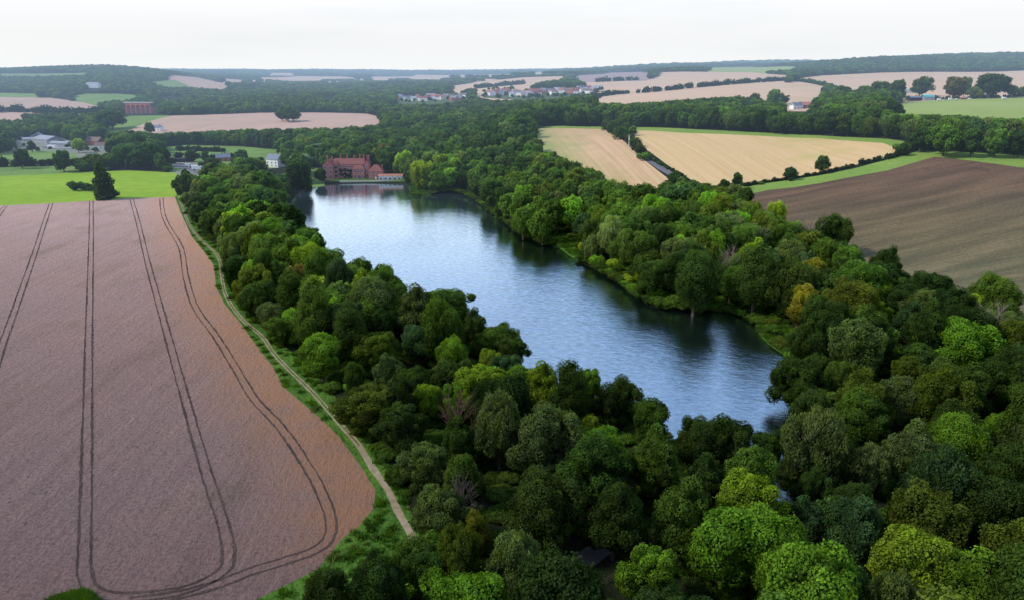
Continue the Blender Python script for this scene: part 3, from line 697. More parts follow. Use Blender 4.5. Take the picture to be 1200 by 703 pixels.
for a in ((845, 640, 95, 'bright green'), (905, 650, 95, 'bright green'), (878, 600, 85, 'yellow-green'), (1075, 668, 95, 'yellow-green'), (1135, 690, 90, 'bright green'), (1045, 712, 75, 'silver-green', 'willow'),
          (1020, 548, 50, 'silver-green', 'willow'), (880, 560, 75, 'mid green'), (835, 525, 65, 'dark green'), (960, 528, 78, 'grey-green', 'willow'), (1070, 535, 70, 'grey-green'), (1122, 520, 52, 'bright green', 'tall', 1.35), (1170, 505, 42, 'bright green'),
          (1080, 612, 92, 'olive'), (1000, 625, 85, 'bluish green'), (940, 615, 60, 'bluish green'), (1165, 600, 90, 'deep green'), (1180, 560, 70, 'dark green'),
          (600, 665, 58, 'silver-green', 'willow', 1.5), (563, 622, 34, 'golden green', 'tall'), (540, 655, 70, 'olive', 'willow'), (512, 668, 62, 'dark green'), (440, 690, 75, 'deep green'), (385, 700, 70, 'dark green'), (520, 605, 62, 'grey-green'),
          (640, 520, 75, 'grey-green'), (585, 505, 75, 'grey-green', 'willow'), (635, 600, 80, 'dark green'), (700, 560, 85, 'dark green'), (765, 545, 75, 'mid green'), (795, 610, 85, 'mid green'), (760, 672, 72, 'bright green'), (720, 610, 80, 'dark green'),
          (690, 498, 26, 'yellow-green'), (503, 470, 40, 'yellow-green'), (542, 470, 44, 'bright green'), (468, 500, 52, 'dark green'), (495, 545, 58, 'grey-green'), (540, 560, 60, 'mid green'), (540, 520, 50, 'dark green'), 
          (818, 512, 46, 'dark green'), (765, 495, 56, 'mid green'), (720, 470, 50, 'dark green'), (862, 515, 44, 'deep green'), (899, 528, 46, 'dark green'), (926, 512, 34, 'bluish green'), (925, 556, 34, 'deep green'), (948, 570, 40, 'dark green'), (672, 465, 50, 'dark green', 'tall'), (640, 455, 50, 'yellow-green'), (615, 450, 45, 'bright green'), (690, 450, 40, 'bright green'),
          (370, 370, 52, 'mid green', 'tall'), (408, 395, 45, 'dark green', 'tall'), (320, 300, 48, 'mid green'), (287, 277, 42, 'deep green'), (360, 290, 38, 'dark green'), (265, 245, 30, 'dark green'), (268, 236, 22, 'yellow-green', 'round', .8), (290, 235, 26, 'mid green'), (250, 260, 30, 'dark green'),
          (295, 335, 42, 'olive'), (305, 350, 40, 'dark green'), (328, 385, 30, 'mid green'), (350, 330, 36, 'bronze'), (330, 325, 34, 'mid green'), (340, 350, 34, 'mid green'), (425, 345, 42, 'yellow-green'), (415, 360, 34, 'dark green'),
          (525, 415, 42, 'bright green'), (490, 400, 42, 'bluish green'), (445, 410, 46, 'olive'), (575, 425, 30, 'yellow-green'), (520, 435, 30, 'grey-green'), (460, 440, 50, 'grey-green'), (600, 410, 34, 'dark green'), (555, 385, 36, 'dark green'), (500, 370, 36, 'dark green'), (460, 340, 34, 'dark green'),
          (885, 330, 58, 'dark green', 'tall', 1.3), (937, 355, 46, 'golden green'), (815, 330, 52, 'dark green', 'tall', 1.35), (990, 312, 44, 'mid green'), (1000, 412, 74, 'grey-green'), (1012, 355, 32, 'yellow-green'), (1027, 368, 30, 'yellow-green'), (1130, 408, 78, 'bright green', 'round', .8),
          (1135, 358, 30, 'yellow-green'), (908, 252, 20, 'yellow-green', 'tall'), (925, 330, 40, 'dark green'), (960, 300, 38, 'mid green'), (1092, 342, 48, 'deep green'), (1165, 350, 50, 'mid green'), (1035, 312, 42, 'deep green'), (975, 275, 40, 'dark green'), (1060, 440, 46, 'olive'),
          (990, 445, 42, 'mid green'), (1100, 470, 70, 'olive'), (1050, 470, 60, 'grey-green'), (1170, 455, 60, 'dark green'), (1010, 490, 60, 'mid green'), (1185, 400, 50, 'olive'), (1060, 380, 44, 'bluish green'), (1080, 360, 40, 'grey-green'), (960, 370, 46, 'dark green'), (945, 400, 44, 'dark green'),
          (935, 445, 50, 'dark green'), (950, 480, 44, 'dark green'), (770, 255, 44, 'bright green'), (705, 265, 40, 'olive'), (636, 265, 25, 'mid green', 'tall', 1.5), (613, 260, 25, 'mid green', 'tall', 1.4), (745, 295, 46, 'mid green'), (760, 325, 40, 'dark green'), (790, 300, 44, 'grey-green'),
          (720, 310, 24, 'yellow-green', 'bush'), (742, 325, 26, 'yellow-green', 'bush'), (770, 345, 26, 'bright green', 'bush'), (690, 290, 24, 'golden green', 'bush'), (700, 305, 24, 'bright green', 'bush'), (790, 352, 24, 'mid green', 'bush'), (905, 385, 20, 'mid green', 'bush'), (870, 366, 14, 'bright green', 'bush'),
          (494, 205, 27, 'yellow-green', 'willow', 1.1), (474, 190, 20, 'yellow-green', 'willow', 1.3), (527, 208, 22, 'bright green', 'round'), (505, 208, 22, 'dark green'), (351, 207, 30, 'deep green', 'tall', 1.2), (310, 220, 34, 'dark green'), (322, 238, 30, 'dark green'), (296, 208, 26, 'dark green'), (377, 205, 14, 'deep green'),
          (375, 178, 26, 'blue-grey', 'cedar'), (352, 190, 24, 'blue-grey', 'cedar'), (400, 176, 24, 'dark green'), (450, 180, 22, 'bronze'), (437, 180, 22, 'dark green'), (122, 210, 34, 'deep green', 'conifer', 1.25), (88, 218, 18, 'dark green', 'bush', .62), (101, 219, 16, 'deep green', 'bush', .6), (112, 221, 14, 'deep green', 'bush', .5),
          (217, 208, 17, 'deep green', 'round', 1.1), (337, 133, 24, 'dark green', 'round', .75), (330, 135, 15, 'deep green', 'round', .8), (344, 135, 15, 'bluish green', 'round', .8), (175, 150, 11, 'dark green'), (964, 192, 16, 'dark green'), (926, 203, 17, 'deep green', 'round', .8), (864, 211, 20, 'deep green', 'round', .85), (848, 217, 18, 'deep green', 'round', .75), (1058, 174, 16, 'deep green', 'round', .85),
           (150, 176, 14, 'dark green'),
          (160, 172, 30, 'deep green', 'round', .95), (178, 182, 26, 'deep green'), (145, 183, 24, 'deep green'), (165, 186, 28, 'deep green', 'round', .8), (190, 184, 18, 'deep green'), (24, 185, 20, 'deep green'), (73, 188, 22, 'deep green'), (130, 140, 30, 'bluish green', 'round', .7), (90, 160, 16, 'mid green'), (91, 170, 14, 'yellow-green'),
          (225, 182, 16, 'deep green', 'round', .8), (240, 183, 11, 'deep green'), (283, 183, 14, 'dark green'), (37, 171, 11, 'dark green'), (1080, 163, 24, 'deep green'), (1108, 164, 30, 'mid green'), (1140, 166, 28, 'dark green'), (1168, 167, 28, 'mid green'), (1196, 167, 28, 'deep green')):
    key(*a)
for px, pb, wd, hp, tn in ((1077, 114, 20, 23, 'dark green'), (1116, 116, 28, 26, 'bronze'), (1163, 115, 36, 27, 'deep green'), (1129, 114, 14, 24, 'grey-green'), (1139, 116, 13, 14, 'grey-green'), (1184, 114, 14, 14, 'mid green'), (1147, 116, 10, 11, 'olive'),
                          (1050, 121, 24, 27, 'deep green'), (1030, 122, 26, 26, 'dark green'), (1012, 123, 22, 22, 'mid green'), (985, 124, 28, 23, 'dark green'), (967, 125, 20, 17, 'mid green'), (907, 124, 17, 19, 'mid green'), (885, 122, 14, 12, 'dark green'), (918, 122, 15, 10, 'deep green'), (1198, 113, 16, 11, 'olive')):
    x, y = at(px, pb); dep = y * CP + 40 * SP; tree(x, y, wd / F * dep / 2, hp / F * dep, 'round', tn, None, True)
print('keys', len(TREES), time.time() - T0)

LAKEPX = [(352, 226), (440, 220), (560, 250), (660, 312), (760, 372), (860, 400), (905, 440), (918, 498), (900, 497), (880, 492), (850, 487), (800, 476), (784, 463), (769, 443), (738, 439), (690, 422), (646, 422), (629, 424), (622, 399), (608, 395), (584, 375), (553, 354), (530, 335), (502, 345), (482, 327), (461, 313), (420, 306), (398, 294), (386, 279), (367, 265), (350, 240)]
def lower(t):
    for f in (1, .9, .8, .7, .6, .5):
        h = t['h'] * f; r = t['R'] * (1 if f > .65 else .8)
        bad = False
        for ox, oz in ((0, .97), (-.5, .88), (.5, .88), (-.85, .62), (.85, .62)):
            u, v = project(t['x'] + ox * r, t['y'], t['z'] + h * oz)
            if inpoly([float(u)], [float(v)], LAKEPX)[0]: bad = True; break
        if not bad: t['h'] = h; t['R'] = r; return True
    return False
TREES = [t for t in TREES if t['y'] > 400 or lower(t)]
# fill the woods: jittered hexagonal scatter outside every field, path and the water
open_polys = [P for c, P in polys]
bb = [(min(p[0] for p in P), max(p[0] for p in P), min(p[1] for p in P), max(p[1] for p in P)) for P in open_polys]
def is_open(x, y):
    r = np.zeros(len(x), bool)
    for P, b in zip(open_polys, bb):
        s = (x > b[0]) & (x < b[1]) & (y > b[2]) & (y < b[3]) & ~r
        if s.any(): r[s] |= inpoly(x[s], y[s], P)
    return r
CLEAR = []    # circles kept free for buildings
def clear(px, py, r): x, y = at(px, py); CLEAR.append((x, y, r))
for c in ((407, 209, 24), (440, 210, 16), (460, 211, 14), (425, 209, 20), (392, 209, 18), (322, 196, 20), (60, 170, 34), (45, 168, 22), (78, 172, 22), (115, 170, 22), (95, 175, 10), (28, 167, 20), (233, 199, 14), (225, 196, 14), (217, 193, 14), (185, 152, 16), (165, 133, 34), (655, 690, 10), (655, 703, 8), (930, 128, 18), (1085, 118, 20), (660, 668, 9), (690, 650, 6), (640, 668, 6), (737, 168, 10), (262, 188, 12)): clear(*c)
def scatter(y0, y1, step, jit=.42):
    ys = np.arange(y0, y1, step * .87); out = []
    for i, y in enumerate(ys):
        lim = .86 * y + 60
        xs = np.arange(-lim, lim, step) + (i % 2) * step / 2
        out.append(np.stack([xs + rng.uniform(-jit, jit, len(xs)) * step, y + rng.uniform(-jit, jit, len(xs)) * step], 1))
    P = np.concatenate(out); x, y = P[:, 0], P[:, 1]
    keep = ~is_open(x, y)
    for cx, cy, r in CLEAR: keep &= np.hypot(x - cx, y - cy) > r
    return P[keep]
lakeP = polys[0][1]
def fit(x, y, z, h):
    """lower a tree that would stand in front of open land the photo shows"""
    for f in (1, .8, .62):
        u, v = project(x, y, z + h * f); hw = h * .25 * F / (y + 40); bad = False
        for Q in SEEN:
            if inpoly([float(u), float(u - hw), float(u + hw)], [float(v), float(v + hw * .4), float(v + hw * .4)], Q).any(): bad = True; break
        if not bad: return h * f
    return None
pathL = PATH
KP = [(*[float(v) for v in project(t['x'], t['y'], t['z'] + t['h'] * .55)], t['R'] / (t['y'] * CP + (H - 8) * SP) * F, t['y']) for t in TREES if t['key'] and t['y'] < 210]
kx = np.array([t['x'] for t in TREES]); ky = np.array([t['y'] for t in TREES]); kr = np.array([t['R'] for t in TREES])
P = scatter(72, 900, 9.1)
z = height(P[:, 0], P[:, 1])
dl = polydist(P[:, 0], P[:, 1], lakeP); dp = polydist(P[:, 0], P[:, 1], pathL, False)
dv = polydist(P[:, 0], P[:, 1], polys[[c for c, _ in polys].index('plough')][1])
edges_far = [P2 for c, P2 in polys if c in ('tan_left', 'tan_right', 'margin', 'lime', 'pink', 'greenhill')]
de = np.min([polydist(P[:, 0], P[:, 1], Q) for Q in edges_far], 0)
pathpx = smooth_line(path_px[:-1], 4)
gz = [onz(*p, .6) for p in ((618, 640), (640, 700), (690, 703), (705, 640))]
for i, (x, y) in enumerate(P):
    d = np.hypot(kx - x, ky - y)
    if (d < kr * .72 + 2.2).any(): continue
    if dl[i] < 1.3 or dp[i] < 3.2: continue
    if inpoly([x], [y], gz)[0]: continue
    gu, gv = project(x, y, z[i])
    if gu < 300: 
        if gv > 600: continue
    elif gu < 470 and gv > 625 and rng.random() < .35: continue
    edge = min(dl[i], dp[i], dv[i], de[i])
    r = rng.uniform(4.4, 8.4); k = rng.choice(KN[:3], p=(.72, .13, .15)); hh = r * rng.uniform(1.9, 2.8)
    if k == 'tall': r *= .82; hh = r * rng.uniform(3, 3.7)
    east = dl[i] < 11 and x > np.interp(y, [150, 240, 330, 490, 560], [95, 75, 12, -65, -90]) and y < 520
    if east: hh = max(hh, 13.5) * 1.08
    elif edge < 9: r *= .78; hh *= .70
    if edge < 5.5 and rng.random() < (.12 if east else .45): k = 'bush'; r *= .8; hh = r * rng.uniform(.9, 1.2)
    # the damp strip west of the big ploughed field is scrubbier
    hh = min(hh, 18); 
    tone = None
    u, v = project(x, y, z[i] + 8)
    if y > 560: tone = ('dark green', 'deep green', 'mid green', 'bluish green', 'olive')[rng.choice(5, p=(.36, .26, .2, .13, .05))]
    elif v > 560 and rng.random() < .5: tone = ('dark green', 'deep green', 'mid green')[rng.choice(3)]  # close crowns pushed to dark tones, part of the painted near darkening
    if k == 'willow': tone = ('grey-green', 'mid green', 'dark green', 'bluish green', 'silver-green')[rng.choice(5, p=(.26, .36, .24, .12, .02))]
    if gv > 230 and gu < 560:      # keep the footpath in the open
        uc, vc = project(x, y, z[i] + hh * .52); sc1 = F / (y * CP + (H - 8) * SP)
        ok = False
        for f in (1, .82, .66, .5, .38):
            vc = float(project(x, y, z[i] + hh * f * .52)[1])
            if not (((pathpx[:, 0] - uc) / (r * (.4 + .6 * f) * sc1 * .95)) ** 2 + ((pathpx[:, 1] - vc) / (hh * f * .5 * sc1)) ** 2 < 1).any(): ok = True; break
        if not ok: continue
        r *= .4 + .6 * f; hh *= f
        if f < .6: k = 'bush'
    if gu < 470 and gv > 610: k = 'bush'; r = rng.uniform(2.5, 4.2); hh = r * 1.1
    if y > 150:
        hh = fit(x, y, z[i], hh)
        if hh is None: continue
    tree(x, y, r, hh, k, tone, z[i])
    if y < 400 and not lower(TREES[-1]): TREES.pop(); continue
    if y < 200:      # do not screen the crowns picked out in the photo
        u_, v_ = project(x, y, z[i] + hh * .6)
        if any(y < q[3] and math.hypot(u_ - q[0], (v_ - q[1]) * .9) < q[2] * 1.05 for q in KP): TREES.pop()
print('trees to 900 m', len(TREES), time.time() - T0)

# ------------------------------------------------------------------ individual trees: the largest in view of each kind; the rest merges into one mass
NAME = {'round': 'broadleaf_tree', 'tall': 'tall_tree', 'willow': 'willow_tree', 'bush': 'bush', 'conifer': 'conifer_tree', 'cedar': 'cedar_tree'}
NOM = {'round': 14.0, 'tall': 19.5, 'willow': 14.3, 'bush': 4.8, 'conifer': 20.5, 'cedar': 14.0}
for t in TREES:
    u, v = project(t['x'], t['y'], t['z'] + t['h'] * .7)
    dep = t['y'] * CP + (H - t['z']) * SP
    t['u'], t['v'] = float(u), float(v); t['pxw'] = 2 * t['R'] / dep * F; t['dep'] = dep
    hw = t['pxw'] / 2
    t['inview'] = (-hw * .6 < u < 1200 + hw * .6) and (v < 703 + hw * .7)
def hidden(t, others):
    """share of sample points of the upper crown covered by nearer crowns (rough, by height along the sight line)"""
    c = 0
    for (ox, oz) in ((0, .9), (-.5, .75), (.5, .75), (0, .6), (-.7, .5), (.7, .5)):
        p = np.array([t['x'] + ox * t['R'], t['y'] - .3 * t['R'], t['z'] + t['h'] * oz]); o = np.array([0, 0, H]); d = p - o; L = np.linalg.norm(d); d /= L
        w = np.stack([others[:, 0], others[:, 1], others[:, 2]], 1) - o
        s = w @ d; m = (s < L - t['R'] * .6) & (s > 0)
        e = w - s[:, None] * d
        q = (e[:, 0] ** 2 + e[:, 1] ** 2) / others[:, 3] ** 2 + e[:, 2] ** 2 / others[:, 4] ** 2
        if (m & (q < .75)).any(): c += 1
    return c / 6
allt = np.array([(t['x'], t['y'], t['z'] + t['h'] * .52, t['R'], t['h'] * .46) for t in TREES])
for t in TREES:
    if t['inview'] and (t['key'] or t['dep'] < 520):
        nb = allt[(np.abs(allt[:, 1] - t['y']) < 110) & (allt[:, 1] <= t['y'] + 1)]
        t['hid'] = hidden(t, nb)
    else: t['hid'] = 0
cand = [t for t in TREES if t['inview'] and t['hid'] < .99]
for t in TREES: t['ind'] = False
for k, lim in (('round', 300), ('tall', 110), ('willow', 130), ('bush', 90), ('conifer', 9), ('cedar', 9)):
    c = sorted([t for t in cand if t['kind'] == k], key=lambda t: -t['pxw'] * (1 - .8 * t['hid']) - (1000 if t['key'] else 0))
    for t in c[:lim]: t['ind'] = True
ORD = 'first second third fourth fifth sixth seventh eighth ninth tenth eleventh twelfth thirteenth fourteenth fifteenth sixteenth seventeenth eighteenth nineteenth twentieth'.split()
mx, my = at(410, 209)
pathnp = PATH
def zone(t):
    x, y = t['x'], t['y']
    xs = np.interp(y, [p[1] for p in PATH[::-1]], [p[0] for p in PATH[::-1]])
    d_l = float(polydist([x], [y], lakeP)[0]); d_p = float(polydist([x], [y], pathL, False)[0])
    east = x > np.interp(y, [150, 240, 330, 490, 560], [95, 75, 12, -65, -90])
    if y > 545:
        if x < -300: return 'behind the lime green pasture', 'trees behind the green pasture'
        if x < -115: return 'between the lane and the manor', 'trees near the lane'
        if x < 40 and y < 660: return 'around the red brick manor', 'trees around the manor'
        if x < 80: return 'in the wood beyond the manor', 'trees beyond the manor'
        return 'behind the straw fields on the slope', 'trees behind the straw fields'
    if east:
        if d_l < 12: return 'on the east shore of the lake', 'trees on the east shore'
        if y < 190: return 'by the lake outlet', 'trees by the lake outlet'
        if y < 300: return 'between the lake and ploughed field', 'trees below the ploughed field'
        if y > 430 and x > 150: return 'in the belt behind the straw fields', 'trees behind the straw fields'
        return 'between the lake and straw fields', 'trees below the straw fields'
    if d_p < 12: return 'along the pale footpath', 'trees along the footpath'
    if d_l < 12: return 'on the west shore of the lake', 'trees on the west shore'
    if y < 130: return 'above the gravel track', 'trees around the gravel track'
    if y < 200: return 'south of the lake', 'trees south of the lake'
    return 'between the footpath and the lake', 'trees between footpath and lake'
inds = [t for t in TREES if t['ind']]
NICE = {'round': 'round-crowned tree', 'tall': 'tall tree', 'willow': 'feathery willow', 'bush': 'low bush', 'conifer': 'pointed conifer', 'cedar': 'flat-topped cedar'}
gr = {}
for t in inds:
    zn, gp = zone(t)
    if t['kind'] in ('round', 'willow'):
        sz = 'small' if t['R'] < 4.3 else 'broad' if t['R'] > 6.6 else ''
    else: sz = ''
    base = f"{sz} {t['tone']} {NICE[t['kind']]} {zn}".strip(); t['group'] = gp
    gr.setdefault(base, []).append(t)
for base, L in gr.items():
    L.sort(key=lambda t: math.hypot(t['x'] - mx, t['y'] - my))
    for i, t in enumerate(L):
        t['label'] = base if len(L) == 1 else (f"{base}, {ORD[i]} from the manor" if i < 20 else f"{base}, number {i+1} from the manor")
def put_tree(t):
    k = t['kind']; near = t['dep'] < 330
    if k == 'conifer': src = CON
    elif k == 'cedar': src = CED
    else: src = (NEAR if near else MID)[k]
    p = src[rng.integers(len(src))]
    s = t['R'] / 6.0; szz = t['h'] / NOM[k]
    root = empty(NAME[k], (t['x'], t['y'], t['z']), rng.uniform(0, 6.28))
    c = p.copy(); c.name = 'crown'; col.objects.link(c); c.parent = root; c.scale = (s * rng.uniform(.88, 1.12), s * rng.uniform(.82, 1.18), szz); c.rotation_euler = (rng.normal(0, .05), rng.normal(0, .05), 0)
    c['tint'] = [float(v) for v in (*tint_of(t['tone'], rng, 1.02 + .95 * float(sstep(150, 330, t['dep']))), 1.0)]  # darkening of the nearer crowns is painted into their tint
    if k != 'bush':
        q = TRK[rng.integers(len(TRK))].copy(); q.name = 'trunk'; col.objects.link(q); q.parent = root; q.scale = (s, s, szz * .95)
    cat = {'bush': 'bush', 'conifer': 'conifer'}.get(k, 'tree')
    prop(root, t['label'], cat, t['group'])
    return root
for t in inds: put_tree(t)
print('individual', len(inds), time.time() - T0)

# the rest of the woodland: one mass, instanced on points
def mass(name, V, S, RZ, TI, IX, sources, label):
    me = bpy.data.meshes.new(name); me.vertices.add(len(V)); me.vertices.foreach_set('co', np.asarray(V, np.float32).ravel())
    def at_(n, typ, data, key):
        a = me.attributes.new(n, typ, 'POINT'); a.data.foreach_set(key, np.asarray(data, np.float32 if typ != 'INT' else np.int32).ravel())
    at_('sc', 'FLOAT_VECTOR', S, 'vector'); at_('tint', 'FLOAT_COLOR', np.column_stack([TI, np.ones(len(TI))]), 'color'); at_('ix', 'INT', IX, 'value')
    at_('rot', 'FLOAT_VECTOR', np.column_stack([np.zeros(len(RZ)), np.zeros(len(RZ)), RZ]), 'vector')
    me.update()
    o = bpy.data.objects.new(name, me); col.objects.link(o)
    ng = bpy.data.node_groups.new(name, 'GeometryNodeTree')
    ng.interface.new_socket('Geometry', in_out='INPUT', socket_type='NodeSocketGeometry'); ng.interface.new_socket('Geometry', in_out='OUTPUT', socket_type='NodeSocketGeometry')
    N = ng.nodes; Lk = ng.links
    gi = N.new('NodeGroupInput'); go = N.new('NodeGroupOutput'); jn = N.new('GeometryNodeJoinGeometry')
    def na(n, dt): a = N.new('GeometryNodeInputNamedAttribute'); a.data_type = dt; a.inputs[0].default_value = n; return a.outputs[0]
    sc_, ro, ix = na('sc', 'FLOAT_VECTOR'), na('rot', 'FLOAT_VECTOR'), na('ix', 'INT')
    for k, s in enumerate(sources):
        oi = N.new('GeometryNodeObjectInfo'); oi.inputs[0].default_value = s; oi.inputs['As Instance'].default_value = True
        cm = N.new('FunctionNodeCompare'); cm.data_type = 'INT'; cm.operation = 'EQUAL'; Lk.new(ix, cm.inputs[2]); cm.inputs[3].default_value = k
        ip = N.new('GeometryNodeInstanceOnPoints'); Lk.new(gi.outputs[0], ip.inputs['Points']); Lk.new(cm.outputs[0], ip.inputs['Selection'])
        Lk.new(oi.outputs['Geometry'], ip.inputs['Instance']); Lk.new(sc_, ip.inputs['Scale']); Lk.new(ro, ip.inputs['Rotation'])
        Lk.new(ip.outputs[0], jn.inputs[0])
    Lk.new(jn.outputs[0], go.inputs[0])
    md = o.modifiers.new('scatter', 'NODES'); md.node_group = ng
    prop(o, label, None, None, 'stuff')
    return o
rest = [t for t in TREES if not t['ind']]
srcs = MID['round'] + MID['tall'] + MID['willow'] + MID['bush'] + FAR
ofs = {'round': (0, 7), 'tall': (7, 3), 'willow': (10, 4), 'bush': (14, 3), 'conifer': (0, 7), 'cedar': (0, 7)}
V, S, RZ, TI, IX = [], [], [], [], []
for t in rest:
    a, n = ofs[t['kind']]; V.append((t['x'], t['y'], t['z'])); s = t['R'] / 6
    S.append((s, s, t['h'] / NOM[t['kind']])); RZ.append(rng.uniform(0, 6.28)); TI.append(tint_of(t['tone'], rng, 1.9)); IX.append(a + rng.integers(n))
FT = ('dark green', 'deep green', 'mid green', 'bluish green', 'olive')
def add_far(P, r0, r1, hs, src):
    z = height(P[:, 0], P[:, 1])
    keepm = np.ones(len(P), bool); tops = []
    hh = rng.uniform(*hs, len(P))
    for f in (1.0, .7):
        u, v = project(P[:, 0], P[:, 1], z + hh * .95); hw = (r0 + r1) * .3 * F / P[:, 1]
        bad = np.zeros(len(P), bool)
        for Q in SEEN:
            for k_ in (-1, 0, 1): bad |= inpoly(u + k_ * hw, v + abs(k_) * .6, Q)
        if f == 1.0: hh = np.where(bad, hh * .62, hh)
        else: keepm &= ~bad
    for (x, y), zz, h_, kk in zip(P, z, hh, keepm):
        if not kk: continue
        r = rng.uniform(r0, r1); s = r / 6; V.append((x, y, zz - .5)); S.append((s, s, h_ / 14)); RZ.append(rng.uniform(0, 6.28))
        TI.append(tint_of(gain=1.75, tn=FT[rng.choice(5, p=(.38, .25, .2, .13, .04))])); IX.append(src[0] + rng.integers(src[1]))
add_far(scatter(900, 1500, 10.5), 5, 8, (9, 15), (17, 4))
add_far(scatter(1500, 2600, 15), 7, 11, (9, 15), (17, 4))
add_far(scatter(2600, 4600, 27), 13, 20, (9, 17), (17, 4))
add_far(scatter(4600, 9000, 58), 28, 45, (10, 22), (17, 4))
for n_, (x0, x1, y0, y1) in ((46, (466, 548, 111, 121)), (110, (566, 706, 104, 116)), (16, (20, 130, 164, 179))):
    for _ in range(n_):
        x, y = at(rng.uniform(x0, x1), rng.uniform(y0, y1)); r = rng.uniform(2.5, 5) * (1.0 if y > 1000 else .7); V.append((x, y, hz(x, y) - .3)); S.append((r / 6, r / 6, r * 1.7 / 14))
        RZ.append(rng.uniform(0, 6)); TI.append(tint_of(('dark green', 'mid green', 'deep green')[rng.integers(3)], rng, 1.4)); IX.append(17 + rng.integers(4))
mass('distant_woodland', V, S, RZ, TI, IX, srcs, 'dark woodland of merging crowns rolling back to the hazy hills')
print('mass', len(V), time.time() - T0)
# low undergrowth on the woodland floor
P = scatter(72, 420, 4.6)
d_l = polydist(P[:, 0], P[:, 1], lakeP); d_p = polydist(P[:, 0], P[:, 1], pathL, False)
P = P[(d_l > .8) & (d_p > 1.9)]
P = np.array([p for p in P if not inpoly([p[0]], [p[1]], gz)[0]])
SH = smooth_line(shore_far[9:], 2.1); dS = np.gradient(SH, axis=0); dS /= np.linalg.norm(dS, axis=1)[:, None]; nS = np.stack([-dS[:, 1], dS[:, 0]], 1)
SH = np.concatenate([SH + nS * rng.uniform(.2, 1.2, (len(SH), 1)), SH + nS * rng.uniform(1.5, 4.5, (len(SH), 1))])
SH = SH[~is_open(SH[:, 0], SH[:, 1]) | (rng.random(len(SH)) < .15)]
P = np.concatenate([P, SH])
z = height(P[:, 0], P[:, 1]); n = len(P); s = rng.uniform(.32, .62, n)
mass('undergrowth', np.column_stack([P, z - .2]), np.column_stack([s, s, s * rng.uniform(.5, 1.0, n)]), rng.uniform(0, 6.28, n),
     np.array([tint_of(('dark green', 'mid green', 'olive', 'bright green')[rng.choice(4, p=(.4, .35, .15, .1))]) for _ in range(n)]), rng.integers(0, 3, n), NEAR['bush'], 'low green undergrowth between the trunks and along the banks')
print('undergrowth', time.time() - T0)

# tufts of rough grass on verge and banks
def tuft_proto(seed):
    g = np.random.default_rng(seed); n = 60
    a = g.uniform(0, 6.28, n); r = g.uniform(0, .9, n); p = np.stack([r * np.cos(a), r * np.sin(a), np.zeros(n)], 1)
    t = g.uniform(0, 6.28, n); w = np.stack([np.cos(t), np.sin(t), np.zeros(n)], 1) * .09
    tip = p + np.stack([g.normal(0, .25, n), g.normal(0, .25, n), g.uniform(.35, .8, n)], 1)
    V = np.stack([p - w, p + w, tip], 1).reshape(-1, 3)
    return mk('tuft', V, np.arange(n * 3).reshape(-1, 3), [M['leaf'], M['core']], mi=np.zeros(n), tone=g.uniform(.2, .9, n), link=False)
TUF = [tuft_proto(i) for i in range(3)]
tp = []
for c, Pq in polys:
    if c == 'verge' or c.startswith('bank'):
        b = np.array(Pq); q = rng.uniform(b.min(0), b.max(0), (26000 if c == 'verge' else 500, 2)); q = q[inpoly(q[:, 0], q[:, 1], Pq)]; tp.append(q)
tp = np.concatenate(tp); k = ~inpoly(tp[:, 0], tp[:, 1], WHEAT) & (polydist(tp[:, 0], tp[:, 1], FE, False) > .5) & (polydist(tp[:, 0], tp[:, 1], pathL, False) > 1.5) & ~inpoly(tp[:, 0], tp[:, 1], lakeP)
tp = tp[k]; n = len(tp); s = rng.uniform(.6, 1.5, n)
GT = np.array([(.055, .125, .015), (.085, .165, .018), (.035, .07, .013), (.11, .14, .035)])
mass('rough_grass', np.column_stack([tp, height(tp[:, 0], tp[:, 1]) - .03]), np.column_stack([s, s, s]), rng.uniform(0, 6.28, n), GT[rng.choice(4, n, p=(.4, .3, .2, .1))] * rng.uniform(.8, 1.2, (n, 1)), rng.integers(0, 3, n), TUF, 'rough green grass beside the footpath and on the lake banks')

# ------------------------------------------------------------------ hedges
def hedge(pts, w, h, label, tone='dark green', gap=0.0, name='hedge', grp='hedges along the field edges'):
    L = smooth_line(pts, w * .8); g = np.random.default_rng(len(pts) * 31 + int(abs(pts[0][0])))
    C = []; RR = []
    zz = height(L[:, 0], L[:, 1])
    for (x, y), z_ in zip(L, zz):
        if g.random() < gap: continue
        s = g.uniform(.7, 1.3); C.append((x + g.normal(0, w * .15), y + g.normal(0, w * .15), z_ + h * .45 * s)); RR.append((w * .62 * s, w * .62 * s, h * .6 * s))
    d = math.hypot(pts[0][0], pts[0][1]); leaf = max(.8, d / 500)
    n = int(len(C) * 6 * w * h / leaf ** 2 * 1.1)
    n = min(max(n, len(C) * 12), 14000)
    V_, f, mi, tone_ = foliage(C, RR, n, leaf, g, bumps=4, core=.85)
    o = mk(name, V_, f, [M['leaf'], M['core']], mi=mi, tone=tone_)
    o['tint'] = [float(v) for v in (*TONES[tone], 1)]
    prop(o, label, 'hedge', grp)
hedge(atp([(1058, 182), (1042, 186), (1010, 193)]), 4, 3.2, 'thick dark hedge between straw field and ploughed field, beside the round bush')
hedge(atp([(998, 196), (970, 203), (940, 208), (900, 214), (872, 219)]), 2.6, 1.8, 'low thin hedge below the small trees of the straw field')
hedge(atp([(714, 153), (722, 158), (731, 164)]), 9, 9, 'tall dense hedge at the top of the lane between straw fields', 'mid green')
hedge(atp([(736, 165), (742, 170), (748, 176), (752, 180)]), 6, 5, 'bushy hedge half way down the lane between straw fields', 'olive')
hedge(atp([(803, 209), (788, 201), (775, 194), (762, 186)]), 2.2, 1.6, 'low scrubby hedge bordering the dark lane', 'mid green', .3)
